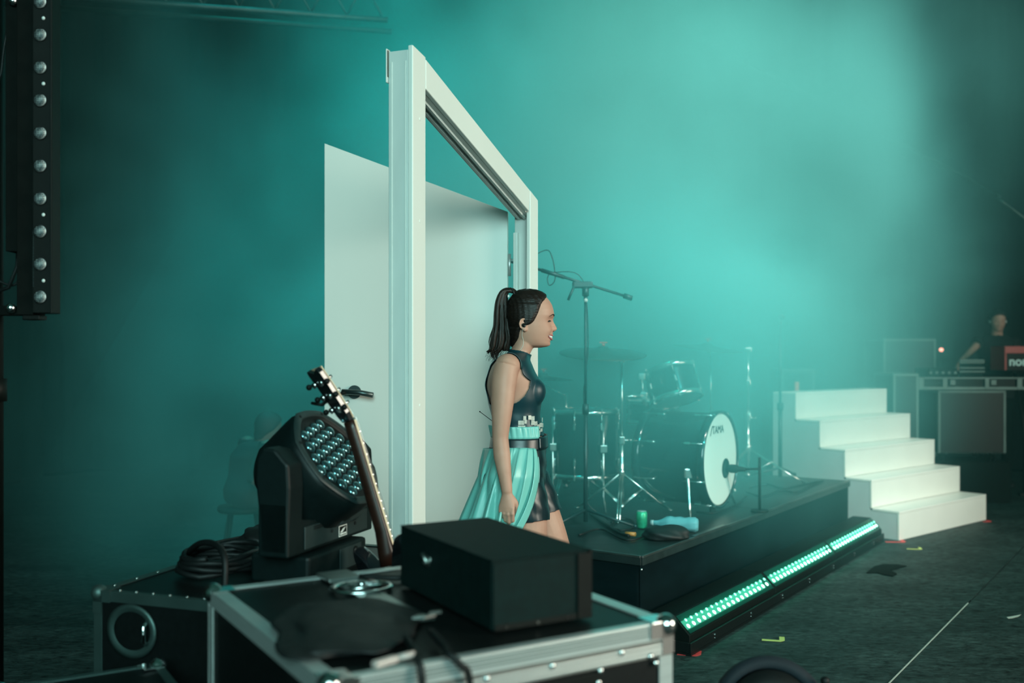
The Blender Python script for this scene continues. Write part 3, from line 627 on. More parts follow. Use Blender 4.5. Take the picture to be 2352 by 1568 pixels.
# body: double cutaway outline, built in the plane across the neck
body = [(LN-.055, .150), (LN-.02, .168), (LN+.06, .150), (LN+.14, .128), (LN+.22, .140), (LN+.32, .172), (LN+.40, .168), (LN+.455, .10), (LN+.47, 0), (LN+.46, -.10), (LN+.40, -.165), (LN+.31, -.165), (LN+.22, -.130), (LN+.14, -.118), (LN+.06, -.142), (LN+.0, -.155), (LN-.02, -.140), (LN+.01, -.095), (LN+.045, -.055), (LN+.055, -.034), (LN+.055, .034), (LN+.03, .065), (LN-.02, .10), (LN-.05, .125)]
bl = spline([(l, s, 0) for l, s in body]+[(body[0][0], body[0][1], 0)], 3)[:-1]
a = MB(); cl = sum(p.x for p in bl)/len(bl); cs = sum(p.y for p in bl)/len(bl)
rr = []
for n_, sc_ in ((-.040, .93), (-.037, .975), (-.028, 1.0), (-.008, 1.0), (.000, .975), (.003, .93)):
    rr.append([gp(cl+(p.x-cl)*sc_, cs+(p.y-cs)*sc_, n_) for p in bl])
a.rings(rr); gb_ = a.build('body', M['gblack'], gu)
gprism('bridge', [(LN+.28, -.04), (LN+.31, -.04), (LN+.31, .04), (LN+.28, .04)], .0035, .014, M['steel'])
for q in (.12, .20): gprism('pickup', [(LN+q, -.036), (LN+q+.036, -.036), (LN+q+.036, .036), (LN+q, .036)], .0035, .010, M['black'])
# stand for the guitar
gsd = empty('guitar_stand', (go_.x, go_.y, 0), 0, 'black tubular stand that holds the dark electric guitar', 'stand')
g0 = Vector((go_.x, go_.y, 0)); low = gb+gd*.47; sid = Vector((gs.x, gs.y, 0)).normalized(); bk = Vector((gn.x, gn.y, 0)).normalized()
a = MB(); base = Vector((low.x, low.y, low.z-.014))-g0
a.tube([base+sid*.13+bk*.04, base+sid*.10-bk*.045, base-sid*.10-bk*.045, base-sid*.13+bk*.04], .009, 10); a.build('cradle', M['rubber'], gsd, smooth=True)
a = MB(); a.tube([base-bk*.045, Vector((base.x, base.y, 0))-bk*.05+Z3*.02], .012, 10); a.build('column', M['black'], gsd, smooth=True)
for k in range(3):
    t_ = k*2*PI/3; q = Vector((base.x, base.y, 0))-bk*.05; a = MB(); a.tube([q+Z3*.12, q+Vector((math.cos(t_)*.16, math.sin(t_)*.16, .012))], .009, 8); a.build('leg', M['black'], gsd)
# ---------------------------------------------------------------- hanging LED batten, top left
BD = 3.0
bt = P(45, 720, BD); batt = empty('light_batten', bt, 0, 'black vertical light batten with a row of round lenses, hanging at the top left', 'stage light')
yaw = .42
def lp(px, py, off=0): return P(px, py, BD+off)-bt
zt = P(0, -140, BD).z-bt.z; zb = P(0, 720, BD).z-bt.z
def vbar(name, x0, x1, y0, y1, z0, z1, m, bevel=.003):
    a = MB(); a.bb(lp(x0, 0).x, lp(x1, 0).x, y0, y1, z0, z1); return a.build(name, m, batt, bevel=bevel)
vbar('front_profile', 84, 129, -.028, .03, zb, zt, M['black']); vbar('housing', 46, 83.5, -.022, .06, zb-.005, zt, M['blackmatte'])
vbar('driver_box', 16, 45.5, -.01, .08, lp(0, 578).z, zt, M['blackmatte']); vbar('end_foot', 58, 98, -.02, .03, lp(0, 735).z, zb-.0055, M['black'])
vbar('side_fin', 126, 129.5, -.032, -.0285, zb, zt, M['black'], .001)
vbar('bottom_bracket', -20, 45.5, -.012, .05, lp(0, 724).z, lp(0, 702).z, M['blackmatte'])
m, nt = newmat('gridded_lens'); L = nt.links.new; o = N(nt, 'ShaderNodeOutputMaterial'); b = N(nt, 'ShaderNodeBsdfPrincipled'); L(b.outputs[0], o.inputs[0])
b.inputs['Metallic'].default_value = .15; b.inputs['Roughness'].default_value = .55; tc = N(nt, 'ShaderNodeTexCoord'); nz = N(nt, 'ShaderNodeTexNoise', i_Scale=90, i_Detail=2); L(tc.outputs['Object'], nz.inputs[0])
rp_ = N(nt, 'ShaderNodeValToRGB'); L(nz.outputs[0], rp_.inputs[0]); rp_.color_ramp.elements[0].color = (.18, .25, .27, 1); rp_.color_ramp.elements[1].color = (.9, .93, .9, 1); rp_.color_ramp.elements[0].position = .35; rp_.color_ramp.elements[1].position = .65; L(rp_.outputs[0], b.inputs['Base Color'])
M['gridlens'] = m
l0 = None
for k in range(12):
    c = lp(103, 683-74.5*k)+Vector((0, -.0285, 0))
    if l0 is None:
        a = MB(); a.lathe([(.0185, 0), (.0176, .003), (.014, .0055), (.007, .0072), (0, .0077)], axisM((0, 0, 0), (0, -1, 0)), 24); l0 = a.build('lens', M['gridlens'], batt, smooth=True); l0.location = c
        a = MB(); a.lathe([(.0195, 0), (.0205, .002), (.0195, .004), (.0185, .002)], axisM((0, 0, 0), (0, -1, 0)), 24, cap=False); a.build('lens_ring', M['rubber'], l0)
        for j in range(-3, 4):
            h = math.sqrt(.0175**2-(j*.005)**2); a = MB(); a.cyl((j*.005, -.0088, -h), (j*.005, -.0088, h), .0008, 6); a.build('grid_wire', M['rubber'], l0); a = MB(); a.cyl((-h, -.0092, j*.005), (h, -.0092, j*.005), .0008, 6); a.build('grid_wire', M['rubber'], l0)
    else: o_ = copy_tree(l0, batt); o_.location = c
l0 = None
for y in (49, 198, 496, 646):
    c = lp(110, y)+Vector((0, -.0286, 0))
    if l0 is None: a = MB(); a.sph((0, 0, 0), (.0052, .003, .0052), u=12, v=8); l0 = a.build('screw', M['sticker'], batt); l0.location = c
    else: o_ = l0.copy(); COL.objects.link(o_); o_.parent = batt; o_.location = c
a = MB(); a.sph(lp(33, 708)+Vector((0, -.02, 0)), .0155, u=20, v=14); a.build('knob', M['chrome'], batt)
a = MB(); a.sph(lp(38, 8)+Vector((0, -.02, 0)), .0135, u=20, v=14); a.build('knob', M['chrome'], batt)
a = MB(); rr_ = random.Random(8); z = lp(0, 660).z
while z < lp(0, 535).z:
    h = rr_.uniform(.003, .012); [a.bb(lp(86, 0).x, lp(86, 0).x+.0009, -.0290, -.0284, z, z+h), a.bb(lp(86, 0).x+.002, lp(86, 0).x+.0029, -.0290, -.0284, z, z+h*.8)]; z += h+.0016
a.build('fine_print', M['mh2'], batt, kind='stuff')
a = MB(); a.tube([lp(42, 560, .05), lp(40, 610, .05), lp(20, 660, .06), lp(-14, 672, .06)], .006, 8); a.build('cable', M['rubber'], batt, smooth=True)
a = MB(); a.tube(spline([lp(60, 585, .065), lp(45, 640, .07), lp(25, 655, .07), lp(-14, 640, .07)], 5), .004, 8); a.build('cable', M['rubber'], batt, smooth=True)
a = MB(); a.tube(spline([lp(18, 60, .03), lp(8, 120, .03), lp(2, 170, .03), lp(-10, 190, .03)], 5), .004, 8); a.build('cable', M['rubber'], batt, smooth=True)
# pole that carries the batten
pq = P(2, 810, 3.08); pole = empty('support_pole', (pq.x-.018, pq.y, 0), 0, 'black vertical support pole at the left edge holding the light batten', 'pole')
a = MB(); a.cyl((0, 0, .012), (0, 0, 4.2), .024, 16); a.build('tube', M['black'], pole)
a = MB(); a.cyl((0, 0, .0), (0, 0, .0115), .22, 28); a.build('base_plate', M['black'], pole)
a = MB(); a.cyl((0, 0, 1.30), (0, 0, 1.37), .034, 16); a.cyl((0, -.03, 1.335), (.0, -.055, 1.335), .008, 8); a.build('clamp', M['black'], pole)
# ---------------------------------------------------------------- cables and cloth on and round the cases
def cable(name, pts, r, label, m=M['rubber'], n=8, cat='cable', k=6, parent=None):
    a = MB(); a.tube(spline(pts, k), r, n); o_ = a.build(name, m, parent, smooth=True)
    return tag(o_, label, cat) if not parent else o_
def onB(u, v, z=0): return CBo + b_e1*u + b_e2*v + Z3*(.806+z)
cable('cable', [onB(.03, .80, .015), onB(.02, .5, .03), onB(.10, .28, .05), onB(.22, .17, .105), onB(.30, .13, .115), onB(.36, .09, .09), onB(.375, .07, .01)], .009, 'thick black cable arching over the dark left case', cat='cable')
random.seed(3)
pts = []
for k in range(70):
    t_ = k*.62; pts.append(onB(.20+.105*math.cos(t_)*(1+.12*math.sin(k*1.3)), .30+.13*math.sin(t_)*(1+.1*math.cos(k*.9)), .010+.0016*k*.45+.006*math.sin(k*2.1)))
cable('coiled_cable', pts, .0085, 'coil of black cable heaped on the dark left case', k=2)
M['bag'] = mat('black_bag_cloth', (.010, .012, .012), .6, vary=.4, scale=18, bump=.3)
def lump(name, c, r, label, m, seed=0, amp=.18, cat='bag', z0=None):
    a = MB(); rng = random.Random(seed); ph = [rng.uniform(0, 6) for _ in range(6)]
    bmesh.ops.create_icosphere(a.bm, subdivisions=4, radius=1)
    for v in a.bm.verts:
        p = v.co.copy(); d = 1+amp*(math.sin(p.x*3+ph[0])*math.cos(p.y*3.5+ph[1])+.5*math.sin(p.z*6+ph[2]+p.x*4)+.3*math.sin(p.y*9+ph[3]+p.x*5)); v.co = Vector((p.x*r[0]*d, p.y*r[1]*d, p.z*r[2]*d))
        if z0 is not None and c[2]+v.co.z < z0: v.co.z = z0-c[2]
    for f in a.bm.faces: f.smooth = True
    o_ = a.build(name, m); o_.location = c; return tag(o_, label, cat)
lump('cable_bag', onB(.14, .66, .03), (.10, .12, .05), 'slumped black cloth bag on the left case beside the moving light', M['bag'], 2, z0=.8035)
M['redlabel'] = mat('red_label', (.5, .02, .015), .5)
# small connector box with the red label, in front of the moving light
rc = P(622, 1318, 2.56); rx_ = empty('connector_box', Vector((rc.x, rc.y, .8032)), cbz, 'small black connector box with a red label beside the moving light', 'box')
a = MB(); a.bb(-.05, .05, -.02, .05, 0, .05); a.build('box_shell', M['black'], rx_, bevel=.004)
a = MB(); a.bb(-.018, .016, -.0212, -.0203, .014, .040); a.build('label_plate', M['redlabel'], rx_)
# black cloth heaped over the left front of the nearest case, cable over its front edge
def onA(x, y, z=0): return Vector((-.3035, 1.623, 0)) + Vector((.857, .516, 0))*x + Vector((-.516, .857, 0))*y + Z3*(.912+z)
lump('cloth_heap', onA(.14, .27, .010), (.135, .20, .014), 'heap of black cloth on the left of the nearest flight case', M['bag'], 5, .16, 'cloth', z0=.9165)
cable('cable', [onA(.19, .10, .020), onA(.175, .03, .016), onA(.165, .0, .012), onA(.165, -.014, -.005), onA(.165, -.016, -.06), onA(.15, -.018, -.3)], .007, 'black cable hanging over the front edge of the nearest case, left one')
cable('cable', [onA(.25, .12, .020), onA(.235, .03, .014), onA(.225, .0, .012), onA(.24, -.014, -.005), onA(.26, -.016, -.05), onA(.265, -.02, -.3)], .0065, 'black cable hanging over the front edge of the nearest case, right one')
M['pink'] = mat('pale_plastic', (.62, .48, .44), .4)
cable('cable', [onA(.33, .66, .008), onA(.42, .60, .007), onA(.52, .64, .007), onA(.47, .70, .007)], .006, 'black cable lying at the back of the nearest case, behind the rack box')
a = MB(); cc = onA(.11, .012, .014); a.box(cc, (.05, .016, .012), rz=ca+.3, bev=.004); cq = onA(.135, .02, .014); a.cyl(cq, cq+Vector((.03, .01, .004)), .006, 12); tag(a.build('cable_connector', M['pink']), 'pale cable connector on the front edge of the nearest case', 'connector')
for i, (x, y) in enumerate(((.36, .21), (.41, .235))):
    c = onA(x-.10, y-.10, .040)
a = MB(); Mq = basis(onA(.255, .165, .034), (.857, .516, 0), (-.516, .857, 0), (0, 0, 1)); a.prism([(-.022, 0), (.0, -.01), (.026, -.004), (.008, .004), (.0, .014)], Mq, .004); a.prism([(.02, .014), (.045, .010), (.05, .02), (.03, .024)], Mq, .004); tag(a.build('metal_buckle', M['aludull']), 'small dull metal buckle on the black cloth heap', 'buckle')
# round lamp housing at the bottom edge
lh = P(1768, 1568, 2.6); lhz = P(1768, 1515, 2.6).z
M['blueblack'] = mat('blue_black_plastic', (.004, .011, .017), .8)
dl = empty('round_lamp', (lh.x, lh.y, 0), 0, 'dark round lamp housing on a stand at the bottom edge, right of the cases', 'lamp')
ringz = lhz-.145
a = MB(); a.lathe([(.145, -.05), (.150, -.03), (.150, .02), (.143, .035), (.118, .04), (.115, .02)], axisM((0, 0, ringz), (-.10, -.93, .35)), 40, cap=False); a.build('rim', M['blueblack'], dl, smooth=True)
a = MB(); a.lathe([(.114, .03), (.110, .05), (.08, .068), (.0, .072)], axisM((0, 0, ringz), (-.10, -.93, .35)), 36); a.lathe([(.144, -.05), (.10, -.13), (.03, -.15)], axisM((0, 0, ringz), (-.10, -.93, .35)), 36); a.build('shell', M['rubber'], dl, smooth=True)
for x in (-.03, .035):
    a = MB(); a.sph((x, -.098, ringz+.062), (.010, .004, .010)); a.build('reflector', M['pink'], dl)
a = MB(); a.sph((.135, -.03, ringz+.10), .012); a.build('wing_screw', M['rubber'], dl)
a = MB(); a.cyl((0, .02, .02), (0, .02, ringz-.14), .016, 14); a.cyl((0, .02, 0), (0, .02, .0195), .15, 28); a.build('stand', M['black'], dl)
# ================================================================ drum kit on the riser
M['shell'] = mat('black_lacquer_shell', (.010, .030, .034), .18, coat=.6, vary=.2, scale=6)
M['hoopm'] = mat('chrome_hoop', (.86, .86, .82), .2, 1)
M['skin'] = mat('white_drum_head', (.80, .80, .72), .5, vary=.04, scale=4)
M['clearhead'] = mat('coated_head', (.35, .42, .42), .4)
M['bronze'] = mat('dull_bronze', (.10, .12, .10), .42, .8, vary=.3, scale=40)
M['redfelt'] = mat('red_felt', (.7, .12, .08), .8)
def drum(name, c, axis, R, D, label, nl, heads, group=None, up=Z3, lug=True, hoopm='hoopm', hoopw=.012):
    """c: centre, axis towards the front or top head"""
    axis = Vector(axis).normalized(); t = empty(name, c, 0, label, 'drum', group)
    Ma = axisM((0, 0, -D/2) if False else axis*(-D/2), axis, up)
    a = MB(); a.lathe([(R, 0), (R, D)], Ma, 48, cap=False); a.lathe([(R-.006, D), (R-.006, 0)], Ma, 48, cap=False); a.build('shell', M['shell'], t)
    for k, z in enumerate((-.004, D+.004)):
        s_ = 1 if k else -1
        a = MB(); a.lathe([(R+.009, z-s_*hoopw*1.6), (R+.011, z-s_*hoopw*1.6), (R+.013, z+s_*hoopw*.6), (R+.003, z+s_*hoopw*.6), (R+.001, z+s_*.002)], Ma, 48, cap=False); h_ = a.build('hoop', M[hoopm], t); mo = h_.modifiers.new('t', 'SOLIDIFY'); mo.thickness = .003
        a = MB(); a.lathe([(R+.002, z), (R-.01, z+s_*.002), (0, z+s_*.003)], Ma, 48); a.build('drum_head', M[heads[k]], t)
    l0 = r0 = None
    for k in range(nl):
        an = 2*PI*(k+.5)/nl; dv = (Ma.to_3x3() @ Vector((math.cos(an), math.sin(an), 0))).normalized(); tv = axis.cross(dv)
        for z in ((D*.22, D*.78) if D > .25 else (D*.5,)):
            if not lug: break
            Mg = basis(Ma @ Vector(((R)*math.cos(an), (R)*math.sin(an), z)), tv, axis, dv)
            if l0 is None: a = MB(); a.box((0, 0, .008), (.016, .042, .016), bev=.005); l0 = a.build('lug', M['hoopm'], t); l0.matrix_local = Mg
            else: o_ = l0.copy(); COL.objects.link(o_); o_.parent = t; o_.matrix_local = Mg
        Mg = basis(Ma @ Vector(((R+.012)*math.cos(an), (R+.012)*math.sin(an), 0)), tv, axis, dv)
        if r0 is None:
            a = MB(); a.cyl((0, -.008, 0), (0, D*.30, 0), .0032, 8); a.box((0, -.012, .0), (.012, .016, .018), bev=.003); r0 = a.build('tension_rod', M['hoopm'], t); r0.matrix_local = Mg
            a = MB(); a.cyl((0, D*.70, 0), (0, D+.008, 0), .0032, 8); a.box((0, D+.012, .0), (.012, .016, .018), bev=.003); r1 = a.build('tension_rod', M['hoopm'], t); r1.matrix_local = Mg
        else:
            for q in (r0, r1): o_ = q.copy(); COL.objects.link(o_); o_.parent = t; o_.matrix_local = Mg
    return t, Ma
# bass drum
bn = Vector((.84, -.543, 0)).normalized(); BR, BDp = .288, .44
bfc = P(1652, 1054, 6.2); bc = bfc-bn*(BDp/2)
bass, Mb = drum('bass_drum', bc, bn, BR, BDp, 'large dark bass drum with a white front head on the riser', 8, ('clearhead', 'skin'), hoopm='shell', hoopw=.022)
def bf(x, y, z=0):   # on the front head: x to the camera's right, y up
    rx_ = Vector((-bn.y, bn.x, 0)); return bn*(BDp/2+.0072+z)+rx_*x+Z3*y
rx_ = Vector((-bn.y, bn.x, 0))
a = MB(); a.lathe([(.062, 0), (.062, .003), (.050, .003), (.050, .001), (0, .001)], basis(bf(.09, -.065), rx_, Z3, bn), 36); a.build('port_ring', M['rubber'], bass)
text_mesh('TAMA', .070, .0004, basis(bf(-.040, .185, .001), rx_, Z3, bn), M['black'], 'logo', bass)
a = MB(); a.prism([(-.022, -.03), (-.014, -.03), (.022, .03), (.014, .03)], basis(bf(-.150, .185, .001), rx_, Z3, bn), .0008); a.build('logo_mark', M['black'], bass)
a = MB(); a.tube(spline([bf(.09, -.09, .001), bf(.16, -.20, .002), bf(.17, -.25, .002)], 4), .0015, 5); a.build('crease', M['clearhead'], bass)
for sx, px in ((-1, 1),):
    pass
# spurs
for side in (-1, 1):
    q0 = bn*(BDp*.28)+rx_*side*BR*.93-Z3*BR*.30; q1 = bn*(BDp*.42)+rx_*side*(BR*1.30); q1.z = RH+.008-bc.z
    a = MB(); a.tube([q0+Z3*.06, q0, q0*.4+q1*.6, q1], [.010, .012, .009, .007], 10); a.box(q0+Z3*.02, (.05, .05, .06), bev=.008); a.build('spur', M['hoopm'], bass, smooth=False)
a = MB(); q = -Z3*(BR+.014)+bn*(BDp*.4); a.box((q.x, q.y, (RH+.004-bc.z-(BR+.012))/2-.0), (.03, .05, max(.01, -(RH+.004-bc.z)-(BR+.012))), bev=.002); a.build('foot_block', M['rubber'], bass)
# kick drum microphone on a low stand
kf = bc+bf(.09, -.065, .02)
ks = empty('kick_microphone', (kf.x+.19, kf.y-.02, RH+.0045), 0, 'dark microphone on a low stand in front of the bass drum port', 'microphone')
o0 = ks.location
a = MB(); mz = bn*.12; c = kf-o0; a.lathe([(.0, -.0), (.022, .002), (.027, .015), (.027, .05), (.018, .065), (.012, .11), (0, .112)], axisM(c, bn), 20); a.build('mic_body', M['black'], ks, smooth=True)
a = MB(); a.tube([c+bn*.08, c+bn*.20+Z3*.01, Vector((0, 0, .30))], .007, 8); a.tube([(0, 0, .004), (0, 0, .34)], .009, 10); a.build('stand_arm', M['black'], ks)
a = MB(); a.cyl((0, 0, .0), (0, 0, .012), .055, 24); a.build('stand_base', M['black'], ks)
# floor tom
ftc = P(1345, 1016, 6.45); ft, Mf_ = drum('floor_tom', ftc, (0, 0, 1), .212, .41, 'large dark floor tom at the left of the drum kit', 8, ('clearhead', 'clearhead'))
for k in range(3):
    an = (PI*1.12, PI*1.62+.05, PI*.45)[k]; q = Vector((math.cos(an)*.232, math.sin(an)*.232, 0)); fz = RH+.003-ftc.z
    a = MB(); a.tube([q+Z3*.17, q-Z3*.20, q*1.0+Z3*(fz+.10), q*1.13+Z3*fz], .0075, 8); a.box((q.x, q.y, -.02), (.045, .045, .05), bev=.006); a.build('leg', M['hoopm'], ft)
# stands
def cstand(px, py_base, d, ztop, label, spread=.27, rot=0, name='cymbal_stand', m='hoopm', legs=3, hub=.16, r=.011, cat='stand', join=True):
    b0 = P(px, 0, d); b0.z = RH+.0045
    t = empty(name, b0, 0, label, cat); h = ztop-b0.z
    a = MB(); a.tube([(0, 0, .03), (0, 0, h*.48)], r*1.25, 12); a.build('lower_tube', M[m], t, smooth=True)
    a = MB(); a.tube([(0, 0, h*.48), (0, 0, h)], r*.85, 12); a.build('upper_tube', M[m], t, smooth=True)
    a = MB(); a.box((0, 0, h*.48), (.036, .036, .05), bev=.008); a.cyl((0, 0, h*.48), (.05, 0, h*.48), .006, 8); a.sph((.055, 0, h*.48), (.008, .016, .012)); a.build('clamp', M[m], t)
    for k in range(legs):
        an = rot+2*PI*k/legs; u_ = Vector((math.cos(an), math.sin(an), 0))
        a = MB()
        for w_ in (-.008, .008):
            s_ = Vector((-u_.y, u_.x, 0))*w_
            a.tube([s_+Z3*hub*1.6, s_+u_*spread*.72+Z3*.07, s_+u_*spread+Z3*.008], .0055, 8)
            a.tube([s_+Z3*.05, s_+u_*spread*.45+Z3*(hub*1.6*.62)], .0045, 8)
        a.sph(u_*spread+Z3*.0075, (.015, .015, .0075)); a.build('leg', M[m], t)
    a = MB(); a.cyl((0, 0, hub*1.5), (0, 0, hub*1.75), .019, 12); a.cyl((0, 0, .035), (0, 0, .06), .017, 12); a.build('collar', M[m], t)
    return t
def cymbal(t, c, R, tilt, tdir, name='cymbal'):
    nz = Vector((math.cos(tdir)*math.sin(tilt), math.sin(tdir)*math.sin(tilt), math.cos(tilt)))
    a = MB(); a.lathe([(.006, .022), (.03, .020), (R*.17, .006), (R*.2, .0), (R*.6, -.012), (R, -.026), (R, -.0275), (R*.6, -.014), (R*.2, -.0025), (.006, .019)], axisM(c, nz), 56, cap=False); o_ = a.build(name, M['bronze'], t, smooth=True)
    a = MB(); q = Vector(c); a.cyl(q-nz*.06, q+nz*.05, .004, 8); a.build('tilter', M['hoopm'], t)
    a = MB(); a.cyl(q+nz*.024, q+nz*.038, .012, 14); a.box(q+nz*.045, (.05, .010, .010), bev=.003); a.build('wing_nut', M['redfelt'], t)
s1 = cstand(1428, 1165, 6.15, 1.405, 'chrome cymbal stand with a wide dark cymbal at the left of the bass drum', rot=.35, spread=.34)
h1 = 1.405-s1.location.z
a = MB(); q = P(1385, 803, 6.2)-s1.location; a.tube([(0, 0, h1-.03), (0, 0, h1+.01), q-Z3*.05], [.008, .009, .006], 10); a.box((0, 0, h1), (.032, .032, .04), bev=.006); a.build('boom_arm', M['hoopm'], s1)
cymbal(s1, q, .275, .16, -1.45)
s2 = cstand(1632, 1120, 7.35, 1.43, 'chrome cymbal stand rising behind the bass drum', rot=1.0)
a = MB(); q = P(1625, 792, 7.4)-s2.location; hh = 1.43-s2.location.z; a.tube([(0, 0, hh-.02), (0, 0, hh+.02), q-Z3*.06], .007, 8); a.build('boom_arm', M['hoopm'], s2); cymbal(s2, q, .26, .15, -.9)
s3 = cstand(1718, 1092, 7.75, 1.475, 'bare chrome stand between the bass drum and the white steps', rot=-.35, spread=.42, r=.013)
a = MB(); hh = 1.475-s3.location.z; a.box((0, 0, hh), (.05, .03, .035), bev=.006); a.cyl((0, 0, hh), (-.05, 0, hh), .006, 8); a.build('top_clamp', M['hoopm'], s3)
a = MB()
for k in range(3): a.box((0, 0, hh*(.25+.25*k)), (.04, .034, .045), bev=.008)
a.build('memory_lock', M['hoopm'], s3)
s4 = cstand(1300, 1150, 7.1, 1.16, 'low stand with a pale cymbal at the far left of the kit', rot=.2)
cymbal(s4, P(1248, 862, 7.1)-s4.location, .22, .10, 1.2)
a = MB(); q = P(1248, 862, 7.1)-s4.location; a.tube([(0, 0, 1.16-s4.location.z-.02), q-Z3*.06], .007, 8); a.build('boom_arm', M['hoopm'], s4)
# rack tom, tilted, hung from the first stand
ta = Vector((-.20, .30, .93)).normalized(); tc_ = P(1545, 884, 6.45)
rt, Mt = drum('rack_tom', tc_, ta, .165, .20, 'small dark tilted rack tom with chrome hoops above the bass drum', 6, ('clearhead', 'clearhead'), up=Vector((0, 1, 0)), hoopw=.016)
a = MB(); c0 = s1.location+Z3*(P(0, 912, 6.15).z-RH)-rt.location; a.tube([c0+Vector((.02, 0, 0)), c0+Vector((.10, .04, 0)), c0+Vector((.16, .10, .0))], .010, 10); a.tube([c0+Vector((.15, .09, -.06)), c0+Vector((.135, .10, .13)), Ma_ if False else c0+Vector((.16, .16, .14))], .009, 10)
a.box(c0+Vector((.145, .095, 0)), (.05, .05, .05), bev=.008); a.box(c0+Vector((.135, .10, .12)), (.045, .045, .045), bev=.008); a.build('mount_arm', M['hoopm'], rt)
# snare hidden at the back: flat drum on its own stand
sn, _ = drum('snare_drum', P(1500, 945, 7.0), (0, 0, 1), .18, .14, 'flat snare drum low behind the rack tom', 8, ('clearhead', 'skin'))
a = MB(); fz = RH+.003-sn.location.z
for k in range(3):
    an = 2*PI*k/3; u_ = Vector((math.cos(an), math.sin(an), 0)); a.tube([Vector((0, 0, -.12)), u_*.19-Z3*.085, u_*.19-Z3*.06], .007, 8); a.tube([Vector((0, 0, fz+.2)), u_*.25+Z3*(fz+.008)], .007, 8)
a.tube([(0, 0, -.12), (0, 0, fz+.05)], .011, 10); a.build('snare_stand', M['hoopm'], sn)
# drum stool
# microphone stands
M['standblack'] = mat('black_stand_tube', (.010, .030, .032), .4)
def mstand(name, px, d, ztop, label, legs_rot=.5, m='standblack', r=.010):
    b0 = P(px, 0, d); b0.z = RH+.0045; t = empty(name, b0, 0, label, 'microphone stand'); h = ztop-b0.z
    a = MB(); a.tube([(0, 0, .02), (0, 0, h*.5)], r*1.25, 12); a.tube([(0, 0, h*.5), (0, 0, h)], r*.85, 10); a.cyl((0, 0, h*.5-.03), (0, 0, h*.5+.03), r*1.9, 12); a.build('pole', M[m], t)
    for k in range(3):
        an = legs_rot+2*PI*k/3; u_ = Vector((math.cos(an), math.sin(an), 0)); a = MB(); a.tube([Z3*.09, u_*.29+Z3*.012], [.009, .008], 8); a.sph(u_*.292+Z3*.012, .012); a.build('leg', M[m], t)
    return t, h
ms, h = mstand('boom_microphone_stand', 1345, 5.75, P(0, 672, 5.75).z, 'dark boom microphone stand left of the drum kit, arm slanting down to the right', legs_rot=-.35)
bo_ = ms.location; e0 = P(1236, 618, 5.75)-bo_; e1 = P(1440, 681, 5.75)-bo_; ec = P(1338, 654, 5.75)-bo_; ed = (e1-e0).normalized()
a = MB(); a.tube([e0-ed*.10, e1], .0085, 10); a.tube([e1-ed*.02, P(1452, 685, 5.75)-bo_], .016, 12); a.tube([e0+ed*.02, e0+ed*.16], .012, 10); a.build('boom', M['standblack'], ms)
a = MB(); a.box(ec, (.12, .04, .04), bev=.01, rot=None); a.tube([(0, 0, h-.02), (0, 0, h+.03)], .02, 12, ); a.cyl((0, 0, h-.02), (0, 0, h-.045), .012, 12); a.tube([ec+Vector((-.05, -.02, -.01)), ec+Vector((-.085, -.03, -.09))], .008, 8); a.build('clutch', M['standblack'], ms)
a = MB(); a.sph((0, -.014, h-.045), .012); a.build('clutch_stud', M['pink'], ms)
mc = e0-ed*.10; a = MB(); a.cyl(mc, mc-ed*.14, .013, 12); a.sph(mc-ed*.16, .027); a.build('microphone', M['standblack'], ms)
pts = spline([mc-ed*.02-Z3*.02, P(1250, 575, 5.78)-bo_, P(1268, 590, 5.75)-bo_, P(1275, 640, 5.75)-bo_, P(1262, 655, 5.75)-bo_, P(1258, 636, 5.75)-bo_, P(1275, 625, 5.75)-bo_, ec+Z3*.03, Vector((.015, 0, h-.3)), Vector((-.012, 0, h-.6)), Vector((.015, 0, h-.9)), Vector((.0, .02, .15)), Vector((.14, .05, .02))], 6)
a = MB(); a.tube(pts, .0032, 6); a.build('cable', M['standblack'], ms, smooth=True)
m2, h = mstand('microphone_stand', 1792, 7.85, 1.60, 'straight dark microphone stand in front of the white steps', legs_rot=.9, r=.013)
a = MB(); a.cyl((0, 0, h), (0, -.03, h+.10), .012, 12); a.sph((0, -.035, h+.13), .026); a.build('microphone', M['standblack'], m2)
# things lying on the riser
def onR(px, py, z=0): d = F*(H-RH-z)/(py-HY); return P(px, py, d)
btp = onR(1500, 1206, .033); bte = onR(1592, 1212, .030)
m, nt = newmat('crinkled_clear_plastic'); o = N(nt, 'ShaderNodeOutputMaterial'); b = N(nt, 'ShaderNodeBsdfPrincipled'); nt.links.new(b.outputs[0], o.inputs[0])
b.inputs['Base Color'].default_value = (.22, .52, .56, 1); b.inputs['Roughness'].default_value = .25; b.inputs['Transmission Weight'].default_value = .35; b.inputs['IOR'].default_value = 1.2
wb = empty('water_bottle', Vector((btp.x, btp.y, RH+.0045)), 0, 'crumpled clear plastic water bottle lying at the near edge of the riser', 'bottle')
wd_ = Vector((bte.x-btp.x, bte.y-btp.y, 0)).normalized(); Mw = axisM(Z3*.043, wd_, Z3)
a = MB(); rr = []
for i, (r_, z) in enumerate(((.010, 0), (.014, .004), (.014, .02), (.020, .045), (.038, .075), (.041, .10), (.036, .125), (.041, .15), (.035, .175), (.040, .20), (.040, .235), (.030, .25), (.012, .252))):
    rr.append([Mw @ Vector((r_*math.cos(2*PI*k/24)*(1+.10*math.sin(k*1.7+i)), r_*math.sin(2*PI*k/24)*(1+.10*math.sin(k*2.3+i*2)), z)) for k in range(24)])
a.rings(rr); a.build('bottle_body', m, wb)
a = MB(); a.lathe([(.0155, -.014), (.0155, .003), (.0135, .004), (.0135, -.0125)], Mw, 18); a.build('cap', M['clearhead'], wb)
M['cangreen'] = mat('green_can', (.05, .55, .30), .35, .3, vary=.5, scale=24, col2=(.01, .06, .02))
